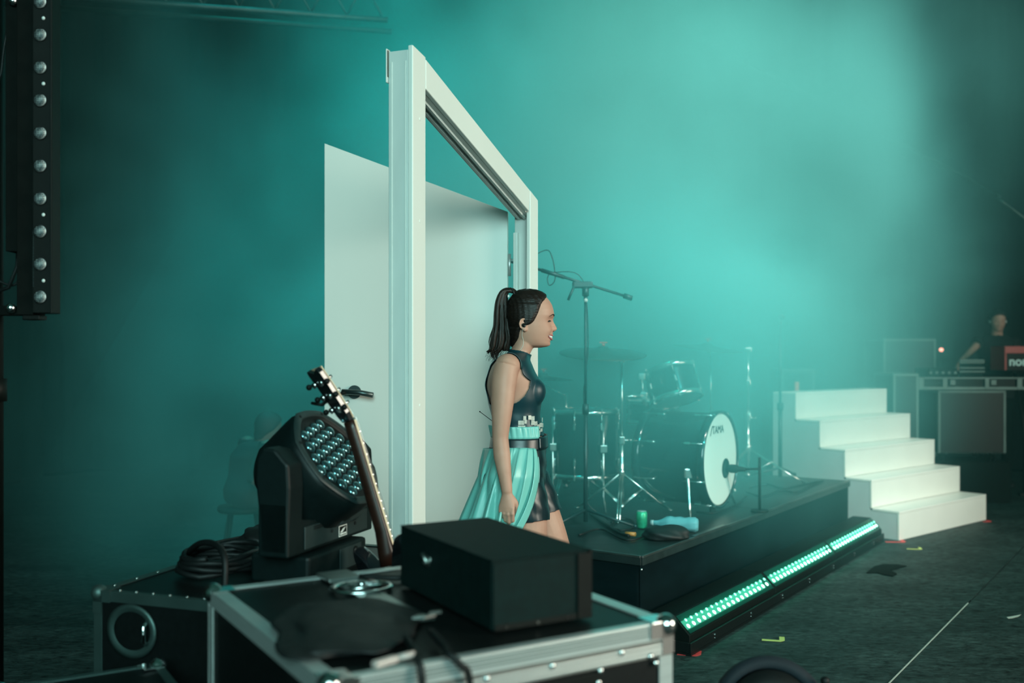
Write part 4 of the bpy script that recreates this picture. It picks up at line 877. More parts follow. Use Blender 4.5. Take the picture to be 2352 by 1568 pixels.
cn = onR(1474, 1214); can = empty('drinks_can', (cn.x, cn.y, RH+.0045), 0, 'green drinks can standing beside the crumpled water bottle', 'can')
a = MB(); a.lathe([(.024, 0), (.031, .008), (.031, .083), (.026, .095)], n=24); a.build('can_body', M['cangreen'], can, smooth=False)
a = MB(); a.lathe([(.0262, .0953), (.026, .0975), (.023, .0965), (0, .096)], n=24); a.build('lid', M['alu'], can)
hc = onR(1530, 1236)
lump('black_cap', (hc.x, hc.y, RH+.022), (.125, .10, .048), 'black cloth cap lying in front of the water bottle', M['bag'], 9, .10, 'hat', z0=RH+.005)
def rcable(pts, r, label): cable('cable', [Vector((onR(x, y, .01).x, onR(x, y, .01).y, RH+.004+r*1.05)) for x, y in pts], r, label, k=6)
rcable([(1355, 1180), (1390, 1205), (1425, 1226), (1445, 1232)], .009, 'black cable on the riser running from the boom stand to an orange plug')
a = MB(); q = onR(1437, 1228, .01); q.z = RH+.018; a.cyl(q, q+Vector((.05, -.03, 0)), .011, 12); M['orange'] = mat('orange_plug', (.8, .25, .06), .5); tag(a.build('cable_plug', M['orange']), 'small orange cable plug on the riser behind the rack box', 'plug')
rcable([(1405, 1200), (1425, 1192), (1450, 1195), (1455, 1210), (1430, 1218), (1400, 1212), (1410, 1204)], .007, 'loop of black cable on the riser left of the green can')
rcable([(1330, 1228), (1380, 1215), (1440, 1240), (1500, 1222), (1545, 1190)], .006, 'thin black cable snaking along the near end of the riser')
rcable([(1720, 1120), (1760, 1112), (1800, 1122), (1850, 1112), (1880, 1106)], .008, 'black cable lying on the riser in front of the bare stand')
rcable([(1715, 1130), (1750, 1140), (1790, 1128), (1830, 1130), (1860, 1116), (1890, 1104)], .007, 'black cable running to the far end of the riser beside the steps')
rcable([(1600, 1176), (1640, 1178), (1690, 1160), (1715, 1140)], .007, 'black cable passing in front of the bass drum')
# ================================================================ far right: keyboard desk, cases, gear
dk = P(2110, 0, 9.5); dk.z = 0
desk = empty('keyboard_desk', dk, 0, 'shallow aluminium edged flight case tray laid as a table top at the right', 'case')
D2 = lambda n, *q, m=M['black'], **k: local_box(desk, n, *q, m, **k)
wz = lambda y: P(0, y, 9.5).z
x1 = P(2352, 0, 9.5).x-dk.x+.02
D2('tray_body', .012, x1-.012, .02, .60, wz(893), wz(868))
D2('top_rail', 0, x1, 0, .019, wz(870), wz(866), m=M['aludim']); D2('bottom_rail', 0, x1, 0, .019, wz(895), wz(888), m=M['aludim'])
for px0, px1 in ((2110, 2122), (2165, 2176), (2262, 2272), (2336, 2348)): D2('corner_plate', P(px0, 0, 9.5).x-dk.x+.001, P(px1, 0, 9.5).x-dk.x, -.004, -.0005, wz(894), wz(867), m=M['aludim'])
for px in (2182, 2276): D2('catch', P(px, 0, 9.5).x-dk.x, P(px+12, 0, 9.5).x-dk.x, -.006, -.0005, wz(884), wz(872), m=M['aludim'])
uc = P(2155, 0, 9.55); ucc = flight_case(Vector((uc.x, uc.y, 0)), 0, .65, .55, wz(896)-.004, 'tall black case with thin aluminium edges under the keyboard desk', castor=.49, ew=.022, cat='flight case', alu='aludim', balls=False)
lu = local_box(ucc, 'dolly', -.05, .70, .01, .56, .0, .40, M['blackmatte'])
kb = P(2308, 0, 10.0); kbd = empty('stage_keyboard', Vector((kb.x, kb.y, 0)), 0, 'red stage keyboard cut off by the right edge of the picture', 'keyboard')
kz0, kz1 = P(0, 850, 10).z, P(0, 795, 10).z
M['kred'] = mat('red_keyboard_case', (.42, .035, .028), .45)
kb_ = lambda n, *q, m=M['kred'], **k: local_box(kbd, n, *q, m, **k)
kb_('top_panel', 0, 1.1, .0, .30, kz1-.07, kz1); kb_('end_cheek', 0, .018, .0, .30, kz0, kz1-.0705); kb_('back_panel', .0185, 1.1, .004, .02, kz0, kz1-.0705, m=M['black'])
kb_('key_bed', .02, 1.1, .30, .45, kz0, kz0+.05, m=M['black'])
kb_('volume_knob', .12, .16, .05, .09, kz1, kz1+.02, m=M['black'])
M['logo'] = mat('pale_logo', (.55, .85, .80), .4)
text_mesh('nord', .125, .001, basis((.165, .002, (kz0+kz1)/2-.035), (1, 0, 0), (0, 0, 1), (0, -1, 0)), M['logo'], 'logo', kbd, bold=.003)
a = MB()
for x in (.25, .85): a.tube([(x, .10, .02), (x+.1, .3, kz0-.01)], .018, 10); a.tube([(x+.1, .10, .02), (x, .3, kz0-.01)], .018, 10)
a.bb(.2, .95, .08, .12, .002, .03); a.bb(.2, .95, .26, .32, kz0-.03, kz0-.001); a.build('stand', M['black'], kbd)
# small gear on the desk
def gear(name, px0, px1, y0, y1, d, dep, m, label, cat, extra=None):
    q = P(px0, y1, d); a = MB(); w_ = P(px1, 0, d).x-q.x; hgt = P(0, y0, d).z-q.z
    t = empty(name, q, 0, label, cat); a.bb(0, w_, 0, dep, 0, hgt); a.build('body', m, t, bevel=.006); return t, w_, hgt
g_, w_, hg = gear('laptop_stand', 2205, 2258, 825, 866, 9.75, .03, M['blackmatte'], 'small stand with metal bars on the keyboard desk', 'stand')
for z in (.98, .86, .55, .35): a = MB(); a.bb(-.01, w_+.01, -.012, -.001, hg*z-.012, hg*z); a.build('bar', M['aludim'], g_)
g_, w_, hg = gear('mixer_unit', 2130, 2200, 845, 866, 9.7, .3, M['blackmatte'], 'low black mixer unit on the left end of the keyboard desk', 'mixer')
for i in range(5): a = MB(); a.cyl((.03+i*.06, -.001, hg*.5), (.03+i*.06, -.012, hg*.5), .012, 10); a.build('knob', M['aludim'], g_)
M['redled'] = mat('red_lamp', (1, .3, .25), .5, emit=(1, .35, .25), es=2.5)
q = P(2160, 803, 10.4); t = empty('signal_lamp', (q.x, q.y, 0), 0, 'small glowing red lamp on a thin pole left of the keyboard player', 'lamp')
a = MB(); a.cyl((0, 0, 0), (0, 0, q.z-.03), .012, 8); a.build('pole', M['black'], t); a = MB(); a.sph((0, -.02, q.z), (.022, .015, .019)); a.build('bulb', M['redled'], t)
# hazy cases behind the steps
def haze_case(px0, px1, y0, y1, d, dep, label, lift=0):
    p0 = P(px0, y1, d); w_ = P(px1, 0, d).x-p0.x; z1 = P(0, y0, d).z
    t = flight_case(Vector((p0.x, p0.y, 0)), 0, w_, dep, z1, label, castor=max(.06, lift), ew=.022, balls=False, alu='aludim'); return t
haze_case(1796, 1872, 848, 905, 10.2, .5, 'pale edged case standing far behind the top of the white steps')
haze_case(2030, 2150, 778, 960, 10.9, .6, 'tall hazy case with pale edges between the steps and the keyboard player')
haze_case(2052, 2110, 858, 960, 9.3, .5, 'lower hazy case just behind the right side of the white steps')
q = P(1830, 0, 9.6); a = MB(); a.cyl((0, 0, .004), (0, 0, P(0, 878, 9.6).z), .022, 10); a.cyl((0, 0, 0), (0, 0, .0035), .12, 16); o_ = a.build('marker_post', M['redfelt']); o_.location = (q.x, q.y, .006); tag(o_, 'faint red post behind the top of the white steps', 'post')
# paper on the floor by the steps
g_, w_, hg = gear('pale_bracket', 2205, 2228, 1106, 1118, 9.35, .12, M['clearhead'], 'small pale bracket low in the dark behind the right of the steps', 'bracket')
g_.location.z = .006
# slack rigging rope at the top right
pr_ = [P(2215, 405, 9.0), P(2290, 455, 9.0), P(2352, 500, 9.0), P(2480, 600, 9.0), P(2600, 690, 9.0), Vector((5.9, 9.0, .01))]
cable('rigging_rope', [Vector((2.2, 11.8, 5.2)), P(2215, 405, 9.8), pr_[1], pr_[2], pr_[4], pr_[5]], .010, 'thin rope slanting down at the upper right edge of the picture', m=M['aludim'], cat='rope')
# truss at the top left
tq = P(280, 60, 8.0); tr = empty('lighting_truss', (-5.2, 8.0, tq.z), 0, 'faint lighting truss high in the upper left haze', 'truss')
for y in (0, .29):
    for z in (0, .29): a = MB(); a.tube([(0, y, z+.35), (4.2, y, z+.05)], .025, 8); a.build('chord', M['aludim'], tr)
for k in range(14):
    x = .1+k*.29; dz = .35-.30*x/4.2; a = MB(); a.tube([(x, 0, dz), (x+.14, 0, dz+.28)], .010, 6); a.tube([(x+.14, 0, dz+.28), (x+.29, 0, dz)], .010, 6); a.build('brace', M['aludim'], tr)
# ================================================================ people
def skinmat(name, c1, c2):
    return mat(name, c1, .5, vary=.1, scale=14, detail=3, col2=c2, spec=.35)
M['skinp'] = skinmat('skin', (.55, .305, .225), (.42, .20, .14))
M['hair'] = mat('dark_brown_hair', (.016, .009, .006), .45, scale=40, detail=4, stretch=(1, 3, 5), vary=.5, bump=.3, spec=.35)
M['hairtail'] = mat('dark_brown_ponytail', (.020, .011, .007), .45, scale=60, detail=4, stretch=(4, 4, .35), vary=.6, bump=.3, spec=.35)
M['lip'] = mat('lipstick', (.52, .14, .14), .35); M['teeth'] = mat('teeth', (.85, .83, .76), .3); M['lash'] = mat('lash_black', (.008, .007, .006), .6)
M['satin'] = mat('dark_teal_satin', (.006, .045, .058), .40, vary=.3, scale=6, spec=.5)
M['leather'] = mat('black_shiny_shorts', (.006, .024, .030), .33, vary=.3, scale=14, spec=.6, bump=.15)
M['turq'] = mat('turquoise_satin', (.20, .56, .50), .36, vary=.10, scale=5, spec=.6)
M['mirror'] = mat('mirror_tile', (.80, .80, .72), .18, .35, vary=.25, scale=60)
def gauss(v, c, s): return math.exp(-((v-c)/s)**2)
HEAD = [  # row py, face centre line x, face without nose x, back x, half width
 (667, 1216, 1216, 1208, .004), (669, 1232, 1232, 1194, .024), (673, 1243, 1243, 1187, .038), (680, 1253, 1253, 1179, .050), (690, 1262, 1262, 1172, .061), (700, 1268, 1268, 1168, .068), (712, 1271.5, 1271.5, 1166, .073),
 (724, 1273, 1271.5, 1166, .0750), (729, 1271.8, 1269.5, 1167, .0748), (733, 1270.4, 1268, 1168, .0745), (740, 1272.5, 1267, 1170, .0735), (748, 1276.8, 1266, 1174, .0720), (753, 1279.4, 1266, 1171, .0705), (756, 1279.6, 1266, 1172, .0695),
 (759, 1277, 1266, 1172, .0685), (761.5, 1271.5, 1266, 1172, .0675), (765, 1269, 1265.5, 1173, .066), (768, 1270.2, 1265, 1174, .0645), (770.5, 1268.5, 1264.5, 1174, .063), (774, 1265.0, 1263.5, 1175, .061), (778.5, 1267, 1263, 1176, .058),
 (782, 1265.5, 1262.5, 1176, .055), (785, 1262.6, 1262, 1176, .052), (789, 1264.6, 1262.5, 1176, .047), (793, 1263, 1260, 1177, .040), (796, 1257, 1254, 1179, .030), (798.5, 1240, 1240, 1200, .014)]
HA = np.array(HEAD, float)
def head_pt(row, t, off=0.0, feat=1.0):
    """point of the head surface in local metres: x forward, y lateral, z up; row in photograph pixels, t round the vertical axis"""
    r = [np.interp(row, HA[:, 0], HA[:, i]) for i in range(5)]
    xf, xb, wd = (r[2]-1215)/591, (r[3]-1215)/591, r[4]
    xc = xb*.50+xf*.50; c, s = math.cos(t), math.sin(t)
    jaw = min(1, max(0, (row-752)/40))
    if c >= 0:
        p = .92+.35*jaw; x = xc+(xf-xc)*abs(c)**p; y = wd*math.copysign(abs(s)**(.95-.05*jaw), s)
    else: x = xc+(xc-xb)*math.copysign(abs(c)**.95, c); y = wd*math.copysign(abs(s)**.95, s)
    z = (735-row)/591
    nl = (r[1]-r[2])/591
    if c > 0:
        sg = .0115 if row < 750 else (.0155 if row < 763 else .021)
        if row < 735: sg = .010+.012*max(0, (735-row)/15)
        x += nl*math.exp(-(y/sg)**2)*feat
        for sy in (-1, 1):
            q = y-sy*.031
            x -= .0085*gauss(row, 736, 7.5)*math.exp(-(q/.016)**2)*feat
            x += .0035*gauss(row, 737, 4)*math.exp(-(q/.010)**2)*feat
            x += .0035*gauss(row, 725, 4.5)*math.exp(-((y-sy*.028)/.02)**2)*feat
            x += .0060*gauss(row, 758, 10)*math.exp(-((y-sy*.036)/.018)**2)*feat
            x -= .004*gauss(row, 768, 9)*math.exp(-((y-sy*.023)/.006)**2)*feat
    if off:
        nv = Vector((x-xc, y*1.1, (z-.03)*.9)); nv.normalize(); x += nv.x*off; y += nv.y*off; z += nv.z*off
    return Vector((x, y, z))
def head_rings(a, T, feat=1.0, nt=72):
    rows = []; r = 667.0
    while r < 798.5: rows.append(r); r += 1.6 if 718 < r < 798 else 3
    rows.append(798.5)
    a.rings([[T @ head_pt(rw, 2*PI*k/nt, 0, feat) for k in range(nt)] for rw in rows])
def eloft(a, secs, n=32, p=.9):
    """secs: (centre, half x, half y) horizontal superellipses"""
    a.rings([[Vector((c[0]+hx*math.copysign(abs(math.cos(2*PI*k/n))**p, math.cos(2*PI*k/n)), c[1]+hy*math.copysign(abs(math.sin(2*PI*k/n))**p, math.sin(2*PI*k/n)), c[2])) for k in range(n)] for c, hx, hy in secs])
def limb(a, pts, rr, n=20): a.tube(spline(pts, 5), [np.interp(i/5, range(len(rr)), [q if not isinstance(q, tuple) else q[0] for q in rr]) for i in range((len(pts)-1)*5+1)], n)
def fuse(a, name, voxel, m, parent, smooth=3, soft=None, it=0):
    """one continuous skin: voxel remesh of the overlapping volumes, evaluated to a plain mesh"""
    bmesh.ops.recalc_face_normals(a.bm, faces=a.bm.faces[:]); me = bpy.data.meshes.new('t'); a.bm.to_mesh(me); a.bm.free()
    t = bpy.data.objects.new('t', me); COL.objects.link(t)
    r = t.modifiers.new('r', 'REMESH'); r.mode = 'VOXEL'; r.voxel_size = voxel
    if smooth: s = t.modifiers.new('s', 'CORRECTIVE_SMOOTH' if False else 'SMOOTH'); s.iterations = smooth; s.factor = .5
    dg = bpy.context.evaluated_depsgraph_get(); me2 = bpy.data.meshes.new_from_object(t.evaluated_get(dg)); bpy.data.objects.remove(t)
    if soft:
        t = bpy.data.objects.new('t', me2); COL.objects.link(t); v = np.empty(len(me2.vertices)*3, 'f'); me2.vertices.foreach_get('co', v); v = v.reshape(-1, 3)
        g_ = t.vertex_groups.new(name='soft'); g_.add([int(i) for i in np.nonzero(soft(v))[0]], 1.0, 'REPLACE')
        s = t.modifiers.new('s', 'SMOOTH'); s.iterations = it; s.factor = .5; s.vertex_group = 'soft'
        dg = bpy.context.evaluated_depsgraph_get(); me2 = bpy.data.meshes.new_from_object(t.evaluated_get(dg)); bpy.data.objects.remove(t)
    me2.name = name; me2.materials.clear(); me2.materials.append(m)
    me2.polygons.foreach_set('use_smooth', [True]*len(me2.polygons))
    o = bpy.data.objects.new(name, me2); COL.objects.link(o); o.parent = parent; return o
def inpoly(px, py, poly):
    c = np.zeros(px.shape, bool); n = len(poly)
    for i in range(n):
        x1, y1 = poly[i]; x2, y2 = poly[(i+1) % n]
        k = ((y1 > py) != (y2 > py)) & (px < (x2-x1)*(py-y1)/((y2-y1) or 1e-9)+x1); c ^= k
    return c
def garment(name, body, sel, off, m, parent, thick=.002, smooth=7):
    """cloth made from the part of the body's surface where sel(verts) holds, pushed outwards"""
    me = body.data; n = len(me.vertices); v = np.empty(n*3, 'f'); me.vertices.foreach_get('co', v); v = v.reshape(-1, 3)
    nr = np.empty(n*3, 'f'); me.vertex_normals.foreach_get('vector', nr); nr = nr.reshape(-1, 3)
    ok = sel(v); fl = np.empty(len(me.polygons)*4, 'i')
    lt = np.empty(len(me.loops), 'i'); me.loops.foreach_get('vertex_index', lt)
    st = np.empty(len(me.polygons), 'i'); me.polygons.foreach_get('loop_start', st); tot = np.empty(len(me.polygons), 'i'); me.polygons.foreach_get('loop_total', tot)
    keep = [tuple(lt[s:s+t]) for s, t in zip(st, tot) if ok[lt[s:s+t]].all()]
    used = sorted({i for f in keep for i in f}); mp = {j: i for i, j in enumerate(used)}; o_ = off(v[used]) if callable(off) else off
    co = v[used]+nr[used]*(o_[:, None] if hasattr(o_, 'shape') else o_)
    nm = bpy.data.meshes.new(name); nm.from_pydata([tuple(c) for c in co], [], [tuple(mp[i] for i in f) for f in keep]); nm.materials.append(m)
    nm.polygons.foreach_set('use_smooth', [True]*len(nm.polygons)); ob = bpy.data.objects.new(name, nm); COL.objects.link(ob); ob.parent = parent
    if smooth: s = ob.modifiers.new('s', 'SMOOTH'); s.iterations = smooth; s.factor = .5
    if thick: s = ob.modifiers.new('t', 'SOLIDIFY'); s.thickness = thick; s.offset = 1
    return ob
# ---------------------------------------------------------------- the singer
SY = 3.87; SX = P(1190, 0, SY).x
sg = empty('person', (SX, SY, 0), 0, 'woman with a high ponytail in a sleeveless dark top, walking past the white door frame', 'person')
so = Vector((SX, SY, 0))
def S(px, py, dy=0): return P(px, py, SY+dy)-so
HT = Matrix.Translation(P(1215, 735, SY)-so)
TOR = [  # row, back, front, half width
 (812, 1172, 1213, .050), (819, 1153, 1212, .100), (828, 1140, 1214, .140), (840, 1130, 1220, .158), (855, 1124, 1226, .160), (870, 1120, 1233, .155), (885, 1118, 1239, .148), (900, 1120, 1243, .142), (915, 1123, 1243, .136), (930, 1127, 1238, .130),
 (945, 1131, 1237, .125), (970, 1136, 1239, .122), (1000, 1136, 1246, .130), (1030, 1132, 1248, .145), (1060, 1126, 1249, .160), (1090, 1122, 1247, .172), (1120, 1124, 1243, .172), (1145, 1134, 1238, .160), (1160, 1150, 1228, .12)]
TA = np.array(TOR, float)
def tor(row): r = [np.interp(row, TA[:, 0], TA[:, i]) for i in range(4)]; b_, f_ = S(r[1], row), S(r[2], row); return (b_.x+f_.x)/2, (f_.x-b_.x)/2, r[3], f_.z
a = MB()
eloft(a, [((tor(r)[0], 0, tor(r)[3]), tor(r)[1], tor(r)[2]) for r in TA[:, 0]], 40, .88)
for sy in (-1, 1):
    a.sph(S(1222, 900, sy*.058), (.048, .056, .050)); a.sph(S(1147, 1110, sy*.075), (.060, .075, .075))
    a.sph(S(1166, 840, sy*.150), (.049, .052, .047))
# neck
a.rings([[S(x0, r)+Vector((rx*math.cos(2*PI*k/28), ry*math.sin(2*PI*k/28), 0)) for k in range(28)] for x0, r, rx, ry in ((1188, 832, .040, .085), (1191, 817, .041, .062), (1197, 805, .041, .050), (1203, 792, .042, .050), (1206, 778, .046, .052), (1208, 765, .048, .052))])
head_rings(a, HT)
# ears
for sy in (-1, 1):
    Me = HT @ Matrix.Translation(((1202-1215)/591, sy*.0735, (735-747)/591)) @ Matrix.Rotation(sy*-.30, 4, 'Z') @ Matrix.Rotation(-.12, 4, 'Y')
    a.sph((0, 0, 0), (.0145, .0065, .023), Me); a.sph((0, 0, 0), (.0085, .006, .009), Me @ Matrix.Translation((.003, sy*.001, -.018)))
    pts = [Me @ Vector((-.002+.0155*math.cos(t_)*-1, sy*.0065, .003+.0205*math.sin(t_))) for t_ in [(-.9+k*.30) for k in range(13)]]
    a.tube(pts, [.0030]*len(pts), 8)
# arms: the near one hangs, the hand closed on the edge of the overskirt
arm = [S(1164, 840, -.165), S(1158, 872, -.180), S(1154, 925, -.195), S(1151, 975, -.203), S(1149.5, 1006, -.205), S(1153, 1045, -.212), S(1160, 1095, -.222), S(1165, 1131, -.228)]
limb(a, arm, [.046, .0475, .0425, .034, .0300, .0320, .0245, .0205], 24)
arm2 = [S(1166, 840, .165), S(1172, 900, .19), S(1186, 1000, .21), S(1206, 1060, .20), S(1222, 1115, .18)]
limb(a, arm2, [.045, .045, .031, .030, .021], 20)
def hand(a, T, sc=1.0, curl=(.35, .45, .5, .55)):
    """T: wrist frame, local -z towards the fingers, x towards the index side, y towards the back of the hand"""
    pal = [(0, 0, .0, .021, .0165), (0, 0, -.018, .024, .0165), (.001, .001, -.040, .031, .0150), (.001, .001, -.062, .035, .0135), (.0, .0, -.078, .034, .0115), (0, -.001, -.088, .028, .008)]
    a.rings([[T @ (Vector((x+rx*math.cos(2*PI*k/20), y+ry*math.sin(2*PI*k/20), z))*sc) for k in range(20)] for x, y, z, rx, ry in pal])
    for i, (fx, fz, ln) in enumerate(((.0255, -.080, .071), (.0085, -.084, .078), (-.0090, -.081, .072), (-.0250, -.073, .058))):
        p = Vector((fx, .002, fz+.018)); pts = [p.copy()]; an = 0
        seg = [.024, ln*.44, ln*.30, ln*.26]
        for j, s_ in enumerate(seg):
            an += (0.10, curl[i]*.9, curl[i]*1.3, curl[i]*.9)[j]; p = p+Vector((-fx*.10*(j > 0)*s_/.03, -math.sin(an)*s_, -math.cos(an)*s_)); pts.append(p.copy())
        r_ = (.0092, .0090, .0084, .0078)[i]; rr = [r_*1.0, r_*1.08, r_*.98, r_*.90, r_*.62]
        a.tube([T @ (q*sc) for q in pts], [q*sc for q in rr], 12)
        a.sph(T @ (pts[1]*sc+Vector((0, .0015, 0))), r_*1.1*sc, u=10, v=8)
    th = [Vector((.016, -.006, -.018)), Vector((.034, -.016, -.042)), Vector((.036, -.026, -.068)), Vector((.030, -.034, -.092))]
    a.tube([T @ (q*sc) for q in th], [.013*sc, .0115*sc, .0100*sc, .007*sc], 12)
w0, w1 = S(1165, 1129, -.228), S(1163, 1180, -.236)
zf = -(w1-w0).normalized(); yb = Vector((-.28, -1, 0)); yb = (yb-zf*yb.dot(zf)).normalized(); xb = yb.cross(zf)*1
if xb.x < 0: xb = -xb
TH = Matrix(((xb.x, yb.x, zf.x, w0.x), (xb.y, yb.y, zf.y, w0.y), (xb.z, yb.z, zf.z, w0.z), (0, 0, 0, 1)))
hand(a, TH, .90, (.42, .38, .46, .55))
w0, w1 = S(1222, 1113, .18), S(1236, 1160, .17)
zf = -(w1-w0).normalized(); yb = Vector((0, 1, 0)); yb = (yb-zf*yb.dot(zf)).normalized(); xb = zf.cross(yb)*-1
if xb.x < 0: xb = -xb
hand(a, Matrix(((xb.x, yb.x, zf.x, w0.x), (xb.y, yb.y, zf.y, w0.y), (xb.z, yb.z, zf.z, w0.z), (0, 0, 0, 1))), .92)
# legs: the near one behind, the far one stepping forward
limb(a, [S(1188, 1110, -.085), S(1203, 1170, -.09), S(1208, 1240, -.09), S(1196, 1330, -.09), S(1180, 1400, -.09), S(1150, 1480, -.09), S(1125, 1560, -.09), S(1106, 1622, -.09)], [.090, .086, .079, .066, .056, .055, .040, .034], 26)
limb(a, [S(1203, 1105, .085), S(1230, 1160, .09), S(1256, 1225, .09), S(1285, 1310, .09), S(1305, 1385, .09), S(1308, 1470, .09), S(1310, 1560, .09), S(1312, 1628, .09)], [.094, .084, .077, .066, .056, .055, .040, .033], 26)
fz = -0.0
def foot(a, ankle, heelz, toez, fwd=.17):
    x, y, z = ankle; a.rings([[Vector((x+px_, y+ry*math.cos(2*PI*k/18), max(.004, cz+rz_*math.sin(2*PI*k/18)))) for k in range(18)] for px_, cz, ry, rz_ in ((-.055, heelz+.028, .018, .022), (-.035, heelz+.035, .030, .034), (.02, heelz*.8+.040, .034, .040), (.07, heelz*.4+.030+toez, .040, .028), (.12, toez+.022, .042, .020), (fwd, toez+.015, .028, .012))])
foot(a, S(1312, 1630, .09), .004, .004); foot(a, S(1108, 1622, -.09), .06, .002)
body = fuse(a, 'body', .0030, M['skinp'], sg, 2, soft=lambda v: (v[:, 2] < S(0, 806).z) & (v[:, 2] > S(0, 1136).z), it=26)
def proj(v):
    d = v[:, 1]+SY; px = 1176+(v[:, 0]+SX)/d*F; py = HY-(v[:, 2]-H)/d*F; return px, py
def twid(py): return np.interp(py, TA[:, 0], TA[:, 3])
ARMH = [(1122, 800), (1150, 808), (1164, 812), (1173, 816), (1181, 823), (1188, 834), (1195, 849), (1199, 862), (1206, 869), (1215, 876), (1213, 891), (1203, 908), (1190, 919), (1178, 925), (1168, 930), (1145, 936), (1128, 925), (1118, 890), (1110, 850)]
def sel_top(v):
    px, py = proj(v); y = v[:, 1]
    ok = (py > 800.5+(px-1170)*.235) & (py < 1003) & (px > 1100) & (px < 1262)
    ok &= ~(inpoly(px, py, ARMH) & (y < -.02))
    q = 2*SY-(v[:, 1]+SY); pxm = 1176+(v[:, 0]+SX)/(q)*F; ok &= ~(inpoly(px, py, ARMH) & (y > .02) & (np.abs(y) > .10))
    ok &= np.abs(y) < np.where(py < 850, .165, twid(py)+.012)
    return ok
top = garment('sleeveless_top', body, sel_top, lambda v: .0045+.0012*np.sin(v[:, 2]*70+v[:, 0]*30), M['satin'], sg, .0025)
def sel_sh(v):
    px, py = proj(v); y = v[:, 1]
    hem = np.where(y < 0, 1203-(px-1195)*.14, 1184-(px-1243)*.30)
    return (py > 1024) & (py < hem) & (np.abs(y) < .186) & ~((y < -.15) & (py > 1100) & (px < 1196) & (y < -.172)) & ~((y > .13) & (px > 1180) & (py < 1190) & (v[:, 1] > .150+.02*(py < 1060)) & (px > 1195))
sh = garment('shorts', body, sel_sh, lambda v: .0085+.0012*np.sin(v[:, 2]*95+v[:, 0]*60+v[:, 1]*30)+.0007*np.sin(v[:, 0]*110), M['leather'], sg, .003)
# belt and strip above it
def band(name, r0, r1, off, m, t0=0, t1=2*PI, n=64, sag=0, th=.004, flare=0, rip=0):
    a = MB(); rows = []
    for q in range(7):
        row = r0+(r1-r0)*q/6; x, hx, hy, z = tor(row); o_ = off+flare*(1-q/6); rf = [rip*(1-q/8)*(math.sin(k*.9)+.6*math.sin(k*.37+1)) for k in range(n+1)]
        rows.append([Vector((x+(hx+o_+rf[k])*math.copysign(abs(math.cos(t))**.9, math.cos(t)), (hy+o_+rf[k])*math.copysign(abs(math.sin(t))**.9, math.sin(t)), z+sag*math.cos(t))) for k, t in [(k, t0+(t1-t0)*k/n) for k in range(n+1)]])
    vs = [[a.bm.verts.new(p) for p in r] for r in rows]
    for i in range(6):
        for j in range(n): f = a.bm.faces.new((vs[i][j], vs[i][j+1], vs[i+1][j+1], vs[i+1][j])); f.smooth = True
    o = a.build(name, m, sg); s = o.modifiers.new('t', 'SOLIDIFY'); s.thickness = th; s.offset = 1; return o
band('belt', 1001, 1028, .010, M['leather'], th=.005)
band('belt_overlap', 998, 1025, .0165, M['leather'], -.85, .45, 24)
band('waist_ruffle', 974, 1001, .013, M['turq'], -PI*.93, -.78, 90, flare=.007, rip=.0022)
# mirror tiles sewn to the waist
def tile(px, py, w, h):
    x, hx, hy, z = tor(py); X = S(px, py, -.10).x; c = max(-1, min(1, (X-x)/(hx+.009))); y = -(hy+.0105)*math.sqrt(max(0, 1-abs(c)**2.1))
    nv = Vector((c/hx, y/(hy*hy), 0)).normalized(); wz_ = w*1.12/620; hz_ = h*1.12/620; tv = Z3.cross(nv).normalized()
    Mt_ = basis(Vector((X, y, z))+nv*.0025, tv, Z3, nv); a = MB(); fx = wz_/max(.35, abs(tv.x)); a.prism([(-fx/2, -hz_/2), (fx/2, -hz_/2), (fx/2, hz_/2), (-fx/2, hz_/2)], Mt_ @ Matrix.Rotation(random.uniform(-.06, .06), 4, 'Z'), .0022); a.build('mirror_tile', M['mirror'], sg)
for q in ((1204, 955, 6, 9), (1215, 954, 6, 9), (1222, 956, 7, 9), (1193, 965, 6, 9), (1199.5, 965, 6, 9), (1206, 963, 5, 8), (1222, 966, 7, 9), (1229, 968, 6, 9), (1193, 976, 7, 9), (1201, 976, 8, 9), (1235, 976, 6, 10), (1241, 973, 5, 9), (1245, 963, 3, 9), (1246, 975, 3, 9), (1231, 988, 4, 8), (1236, 989, 5, 9), (1242, 984, 4, 7)): tile(*q)
